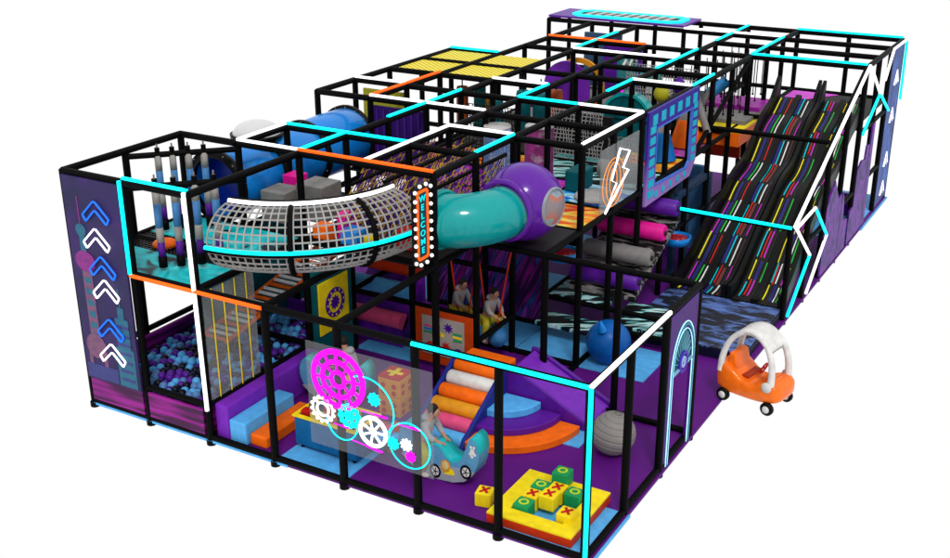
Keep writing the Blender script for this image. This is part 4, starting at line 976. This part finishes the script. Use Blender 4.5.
# drums with grid print
def drum(x,y,col,label,h=.95,r_=.19):
    m=bpy.data.materials.new('dot_print'); m.use_nodes=True; nt=m.node_tree; b=nt.nodes['Principled BSDF']; b.inputs['Roughness'].default_value=.5
    tc=nt.nodes.new('ShaderNodeTexCoord'); ck=nt.nodes.new('ShaderNodeTexBrick'); ck.inputs['Scale'].default_value=9
    n=nt.nodes.new('ShaderNodeTexNoise'); n.inputs['Scale'].default_value=5
    ck.inputs['Color1'].default_value=(*col,1); ck.inputs['Color2'].default_value=(*[min(1,c*1.6+.03) for c in col],1); ck.inputs['Mortar'].default_value=(*[c*.45 for c in col],1)
    ck.inputs['Mortar Size'].default_value=.03; ck.inputs['Brick Width'].default_value=.25; ck.inputs['Row Height'].default_value=.25; ck.offset=0
    r2=nt.nodes.new('ShaderNodeValToRGB'); r2.color_ramp.elements[0].position=.55; r2.color_ramp.elements[0].color=(0,0,0,1); r2.color_ramp.elements[1].position=.62; r2.color_ramp.elements[1].color=(.5,.5,.5,1)
    mx=nt.nodes.new('ShaderNodeMix'); mx.data_type='RGBA'; mx.inputs[7].default_value=(.75,.7,.8,1)
    mul=nt.nodes.new('ShaderNodeMath'); mul.operation='MULTIPLY'; inv_=nt.nodes.new('ShaderNodeMath'); inv_.operation='SUBTRACT'; inv_.inputs[0].default_value=1
    L_=nt.links.new; L_(tc.outputs['UV'],ck.inputs['Vector']); mp=nt.nodes.new('ShaderNodeMapping'); mp.inputs['Rotation'].default_value=(PI/2,0,0); L_(tc.outputs['Object'],mp.inputs[0]); L_(mp.outputs[0],ck.inputs['Vector'])
    L_(tc.outputs['Object'],n.inputs['Vector']); L_(n.outputs['Fac'],r2.inputs['Fac']); L_(ck.outputs['Fac'],inv_.inputs[1]); L_(inv_.outputs[0],mul.inputs[0]); L_(r2.outputs['Color'],mul.inputs[1]); L_(mul.outputs[0],mx.inputs[0]); L_(ck.outputs['Color'],mx.inputs[6]); L_(mx.outputs[2],b.inputs['Base Color'])
    t=thing('foam_drum',(x,y,HA),label,'foam drum')
    MB().lathe([(r_,HA+.04),(r_,HA+h)],(x,y,0),'z',28).build('body',m,t)
    MB().lathe([(r_,HA+h+.0),(r_*.96,HA+h+.02),(0,HA+h+.02)],(x,y,0),'z',28).build('top',LGR,t)
drum(3.20,5.0,(.10,.17,.36),'tall slate blue dotted drum on the upper deck',.98,.20); drum(3.72,5.30,(.30,.02,.20),'tall magenta dotted drum beside the blue drum',.98,.21)
# ------------------------------------------------------------------ orange activity panel & swings & backdrop
t=thing('activity_panel',(3.5,3,.5),'orange activity wall with a white board of coloured toy icons','activity panel')
MB().box((3.06,2.96,.10),(3.98,3.02,.90)).build('board',mat('activity_orange',(.62,.09,.01),.5),t,.01)
MB().box((3.18,2.945,.24),(3.84,2.959,.80)).build('white_board',mat('board_cream',(.48,.43,.40),.5),t)
def ic(kind,x,z,m,s=.07):
    if kind=='star': MB().prism(gear(s,8,.45),(x,2.938,z),(1,0,0),(0,0,1),(0,.006,0)).build('star_icon',m,t)
    if kind=='ring': MB().frameprism(circ(s,18),circ(s*.55,18),(x,2.938,z),(1,0,0),(0,0,1),(0,.006,0)).build('ring_icon',m,t)
    if kind=='bars':
        for k,mm in enumerate(m): MB().box((x-s,2.938,z-.05+k*.045),(x+s,2.944,z-.05+k*.045+.028)).build('bar_icon',mm,t)
ic('bars',3.28,.60,[GRN,BLU,PNK]); ic('star',3.60,.68,PRD,.07); ic('bars',3.74,.56,[GRN,YEL,GRN]); ic('ring',3.31,.36,RED,.07); ic('star',3.56,.40,RED,.07); ic('ring',3.75,.33,PRD,.08); ic('star',3.50,.56,YEL,.04)
STR=ramp_mat('streak_print',[(0,(.02,.0,.06)),(.38,(.05,.0,.10)),(.44,(.40,.01,.35)),(.49,(.03,.0,.10)),(.53,(.03,.16,.50)),(.57,(.10,.0,.22)),(.61,(.55,.10,.70)),(.65,(.05,.0,.08)),(1,(.5,.02,.30))],'noise',2.6,2,.1,(2.6,1,.16),(0,.42,0))
o=MB().box((2.1,5.02,.02),(4.0,5.06,HA-.05)).build('backdrop_panel',STR); single(o,'dark backdrop printed with purple and blue light streaks behind the swings','backdrop')
def swing(x,y,label,klabel):
    t=thing('swing',(x,y,HA),label,'swing','two orange rope swings')
    for s in (-1,1):
        MB().tube([(x+s*.30,y,HA-.1),(x+s*.07,y-.05,.50)],.013,6).build('rope',OR if 0 else REDO,t)
    MB().tube([(x-.07,y-.1,.52),(x-.07,y-.1,.34),(x,y-.1,.28),(x+.07,y-.1,.34),(x+.07,y-.1,.52)],.014,6).build('saddle_strap',REDO,t)
    MB().lathe([(0,-.22),(.10,-.20),(.13,-.1),(.13,.1),(.10,.2),(0,.22)],(x+.05,y,.38),ax=V((.5,-.8,0)),n=20).build('seat_roll',mat('swing_blue',(.06,.24,.50),.5),t)
swing(3.90,3.66,'orange rope swing with blue roll seat right of the activity wall',''); swing(3.38,3.75,'orange rope swing partly behind the activity wall','')
k3=copy_tree(kid); place(k3,(3.79,3.66,.60),-.35,.92); k3['label']='child in grey hoodie seated on the right swing over the blue roll'
k4=copy_tree(kid); place(k4,(3.22,3.78,.58),-.35,.92); k4['label']='child in grey hoodie on the left swing above the orange activity wall'
# ------------------------------------------------------------------ left interior: rollers
t=thing('squeeze_rollers',(1.9,4.2,0),'stack of orange, light blue and pink rollers over purple netting deep inside','roller climb')
for (y,z,m) in [(3.75,1.06,REDO),(3.52,.80,LBL),(3.36,.40,PNK)]:
    MB().tube([(1.65,y,z),(2.60,y,z)],.12,18).build('roller',m,t)
MB().prism([(3.30,.02),(3.34,.30),(3.60,.66),(3.95,.92),(3.95,.0)],(1.65,0,0),(0,1,0),(0,0,1),(.95,0,0)).build('netted_slope',ramp_mat('purple_quilt',[(0,(.30,.02,.6)),(.5,(.18,.01,.45)),(1,(.04,.0,.12))],'voronoi',5,1),t)
# mid rollers
for i,(y,z,m,l) in enumerate([(6.85,1.52,PURP,'purple foam roller highest under the window panel'),(6.35,1.28,HPK,'hot pink foam roller under the lightning panel'),(5.85,1.05,GRY,'grey foam roller below the pink roller'),(5.4,.82,PURP,'purple foam roller lowest behind the blue hopper ball')]):
    t=thing('foam_roller',(4.8,y,z),l,'foam roller','foam rollers under the upper deck')
    MB().tube([(4.25,y,z),(4.28,y,z),(5.28,y,z),(5.31,y,z)],[.11,.13,.13,.11],20).build('roll',m,t)
    MB().lathe([(0,-.01),(.04,-.01),(.04,.02),(0,.02)],(5.31,y,z),'x',10).build('end_cap',DGR,t)
o=MB().prism([(5.3,.62),(7.0,1.36),(7.0,1.30),(5.3,.56)],(4.25,0,0),(0,1,0),(0,0,1),(1.05,0,0)).build('sloped_bed',ramp_mat('grey_streak_print',[(0,(.01,.01,.01)),(.5,(.02,.02,.02)),(.55,(.35,.33,.33)),(1,(.12,.1,.1))],'noise',2.5,2,.3,(1,5,1))); single(o,'black and grey printed sloping bed beneath the foam rollers','sloped bed')
o=MB().box((4.05,5.05,.47),(4.98,6.0,.53)).build('step_deck',BW,None,.01); single(o,'higher black and aqua splash step behind the swings','step deck')
o=MB().box((4.98,5.06,.20),(5.9,5.95,.26)).box((4.05,4.6,.20),(4.98,5.04,.26)).build('step_deck',BW,None,.01); single(o,'lower black and aqua splash step beside the blue hopper ball','step deck')
# seat tubs
for x,y,z,l in [(4.48,4.6,1.30,'blue rimmed tub with red dotted cushion left of the grey roller'),(5.15,7.3,.80,'blue rimmed tub with red dotted cushion by the cyan strip')]:
    t=thing('ball_tub',(x,y,z),l,'tub','blue tubs with red cushions')
    MB().lathe([(0,0),(.20,0),(.24,.12),(.20,.12),(.18,.06)],(x,y,z),'z',24).build('rim',BLU,t); MB().lathe([(.19,.09),(0,.11)],(x,y,z),'z',24).build('cushion',ramp_mat('red_dots',[(0,(.8,.6,.6)),(.3,(.6,.02,.03)),(1,(.4,.01,.02))],'voronoi',14),t)
# ------------------------------------------------------------------ back upper features
t=thing('dome_slide',(1.5,10.4,HA),'purple dome wall with golden ring and violet slide at the far back','dome slide')
MB().prism([(-.46,0)]+circ(.46,24,0,.42,PI,0,True)+[(.46,0)],(1.78,10.2,HA+.02),(1,0,0),(0,0,1),(0,.06,0)).build('dome_board',VIO,t)
MB().prism([(-.9,-.0),(-.3,0),(-.1,.45),(-.25,.5)],(1.75,10.0,HA+.02),(1,0,0),(0,0,1),(0,.15,0)).build('slide_lip',PURP,t)
MB().frameprism(circ(.52,24,0,.38,PI*.75,PI*-.25,True),circ(.43,24,0,.38,PI*.75,PI*-.25,True),(1.95,10.35,HA+.05),(1,0,0),(0,0,1),(0,.06,0)).build('gold_ring',GOLD,t)
o=MB().box((1.9,11.6,HA+.04),(2.7,11.66,HB-.05)).build('padded_wall',PURP); single(o,'dark purple padded wall behind the gold ring','padded wall')
o=MB().box((1.2,12.2,HA+.04),(2.0,12.26,HB-.05)).build('padded_wall',mat('slate2',(.06,.12,.22),.5)); single(o,'slate blue padded wall at the far back left','padded wall')
t=thing('graffiti_panel',(2.7,10.9,2.6),'teal panel with white and magenta graffiti swirls at the back','panel')
MB().box((2.62,10.6,HA+.1),(2.66,11.5,HB-.15)).build('board',mat('graffiti_teal',(.01,.33,.34),.5),t)
MB().tube([(2.68,10.7,2.3),(2.68,10.9,2.45),(2.68,11.1,2.3),(2.68,11.3,2.4)],.03,6).build('magenta_swirl',MG,t); MB().tube([(2.68,10.7,2.75),(2.68,10.85,2.85),(2.68,11.0,2.7),(2.68,11.2,2.85),(2.68,11.35,2.75)],.028,6).build('white_swirl',WHT,t)
t=thing('teal_disc',(3.9,8,2.4),'teal half disc climbing wall with rounded edge behind the lit rails','climbing disc')
MB().prism([(-.40,0)]+circ(.40,24,0,.48,PI,0,True)+[(.40,0)],(3.92,8.0,HA+.05),(1,0,0),(0,0,1),(0,.16,0)).build('disc',TEALD,t)
MB().frameprism(circ(.43,24,0,.48,PI,0,True),circ(.385,24,0,.48,PI,0,True),(3.92,7.97,HA+.05),(1,0,0),(0,0,1),(0,.22,0)).build('rim',TEAL,t)
t=thing('crossed_rollers',(4.55,8.9,2.3),'two grey foam rollers crossed in an X by the deck edge','foam rollers')
MB().tube([(4.70,8.9,2.95),(5.0,8.9,2.2)],.06,14).build('roll',GRY,t); MB().tube([(4.98,9.05,2.9),(4.60,9.05,2.3)],.06,14).build('roll',GRY,t)
def cone(x,y,m,label):
    t=thing('soft_cone',(x,y,HA),label,'soft cone','volcano shaped soft cones')
    MB().lathe([(.27,HA+.04),(.25,HA+.10),(.16,HA+.42),(.13,HA+.48)],(x,y,0),'z',20).build('cone',m,t); MB().lathe([(.13,HA+.48),(.06,HA+.62),(0,HA+.66)],(x,y,0),'z',20).build('tip',GRY,t)
cone(4.62,7.75,mat('cone_blue',(.01,.22,.58),.5),'blue soft cone with grey tip inside the window frame'); cone(4.70,8.72,ORA,'orange soft cone with grey tip right of the window frame')
o=MB().sphere((4.12,9.0,2.74),.13,18,12,(1,1,1.1)).build('hanging_ball',mat('olive_ball',(.50,.48,.03),.5)); single(o,'olive yellow hanging ball above the window panel','ball')
o=MB().tube([(4.6,10.0,HB-.52),(4.85,10.2,HB-.30)],.10,14).build('foam_brush',mat('brush_blue',(.05,.3,.6),.5)); single(o,'blue foam roll hanging under the top rail left of the ropes','foam roll')
o=MB().lathe([(0,0),(.1,.05),(.14,.15),(.03,.3),(0,.3)],(4.1,9.9,HB-.55),'z',8).build('foam_star',PURP); single(o,'small dark purple foam shape hanging behind the crossed rollers','foam shape')
# ropes hanging
g='black hanging ropes by the slide'
rp=MB().tube([(0,0,0),(0,0,.82)],.010,5).sphere((0,0,.0),.022,6,5).build('hanging_rope',BLK2); single(rp,'thin black rope hanging over the padded step left of the slide','rope',g)
n_=0
for i in range(6):
    for j in range(5):
        o=rp if n_==0 else rp.copy()
        if n_: COL.objects.link(o)
        o.location=V((4.22+i*.16+random.uniform(-.02,.02),10.1+j*.42,HB-.86+random.uniform(-.05,.05)))*S; n_+=1
# white and dark net screens at mid back
def screen(x0,y,x1,z0,z1,m,label):
    b=MB(); nx_=int((x1-x0)/.055); nz=int((z1-z0)/.06)
    for i in range(nx_+1):
        x=x0+(x1-x0)*i/nx_; b.tube([(x+.02*math.sin(k*1.3+i),y,z0+(z1-z0)*k/8) for k in range(9)],.007,4)
    for k in range(nz+1): z=z0+(z1-z0)*k/nz; b.tube([(x0,y,z),(x1,y,z)],.007,4)
    o=b.build('rope_screen',m); single(o,label,'rope net')
screen(3.05,7.0,3.95,HA+.05,HB-.2,ROPE,'grey rope screen behind the magenta drum'); screen(4.05,7.02,4.5,HA+.05,HB-.65,mat('pale_rope',(.30,.29,.28),.8),'pale rope screen in front of the teal half disc'); screen(3.1,9.9,4.4,HA+.3,HB-.1,ROPE,'grey rope screen at the back above the teal block')
o=MB().box((3.0,7.25,HA+.05),(4.0,7.31,HA+.72)).build('padded_wall',mat('night_wall',(.02,.018,.022),.6)); single(o,'black padded wall behind the grey rope screen','padded wall')
screen(2.1,6.0,2.95,HA+.05,HB-.15,BLK2,'black rope screen behind the yellow nets')
o=MB().box((3.35,9.9,HB-.45),(3.75,10.0,HB-.15)).build('soft_block',TEAL,None,.03); single(o,'teal soft block high at the back middle','soft block')
o=MB().box((2.1,8.2,HA+.04),(2.5,8.6,HA+.5)).build('soft_block',PNK,None,.03); single(o,'pink soft block in front of the purple dome','soft block')
o=MB().box((2.6,8.3,HA+.04),(3.4,8.8,HA+.42)).build('soft_block',GRY,None,.03); single(o,'grey soft block right of the pink block at the back','soft block')
o=MB().tube([(4.2,6.4,HA+.17),(4.9,6.4,HA+.17)],.13,18).build('floor_roll',GRY); single(o,'grey roll lying on the fire printed floor by the lightning panel','foam roll')
o=MB().lathe([(0,0),(.30,0),(.32,.03),(.30,.06),(0,.07)],(4.62,5.35,HA+.035),'z',28).build('round_cushion',LGR); single(o,'flat light grey round cushion on the blue printed floor','cushion')
o=MB().box((4.06,5.45,HA+.03),(4.32,5.9,HA+.34)).build('teal_block',TEALD,None,.03); single(o,'dark teal block beside the lightning panel','soft block')

# ------------------------------------------------------------------ world, lights, camera
w=bpy.data.worlds.new('World'); scene.world=w; w.use_nodes=True
bg=w.node_tree.nodes['Background']; bg.inputs[0].default_value=(1,1,1,1); bg.inputs[1].default_value=1.0
sun=bpy.data.lights.new('sun','SUN'); sun.energy=1.6; sun.angle=math.radians(12); sun.color=(1,.98,.95)
so=bpy.data.objects.new('sun',sun); COL.objects.link(so); so.rotation_euler=(math.radians(38),math.radians(8),math.radians(25))

F,CX,CY_,CZ,yaw,pit,rol=1146.6126,10.9618,-8.9986,6.9714,-.5268,-.3787,-.0038
fw=V((math.sin(yaw)*math.cos(pit),math.cos(yaw)*math.cos(pit),math.sin(pit))); rt=V((math.cos(yaw),-math.sin(yaw),0)); up=rt.cross(fw)
c_,s_=math.cos(rol),math.sin(rol); r2=c_*rt+s_*up; u2=-s_*rt+c_*up
cam=bpy.data.cameras.new('camera'); co=bpy.data.objects.new('camera',cam); COL.objects.link(co)
co.matrix_world=Matrix(((r2.x,u2.x,-fw.x,CX*S),(r2.y,u2.y,-fw.y,CY_*S),(r2.z,u2.z,-fw.z,CZ*S),(0,0,0,1)))
cam.sensor_width=36; cam.lens=F/950*36; cam.clip_end=500; cam.clip_start=.1
scene.camera=co
vs_=scene.view_settings; vs_.view_transform='Standard'; vs_.look='None'; vs_.exposure=0; vs_.gamma=1
scene.render.film_transparent=False
scene.cycles.transparent_max_bounces=16; scene.cycles.diffuse_bounces=4
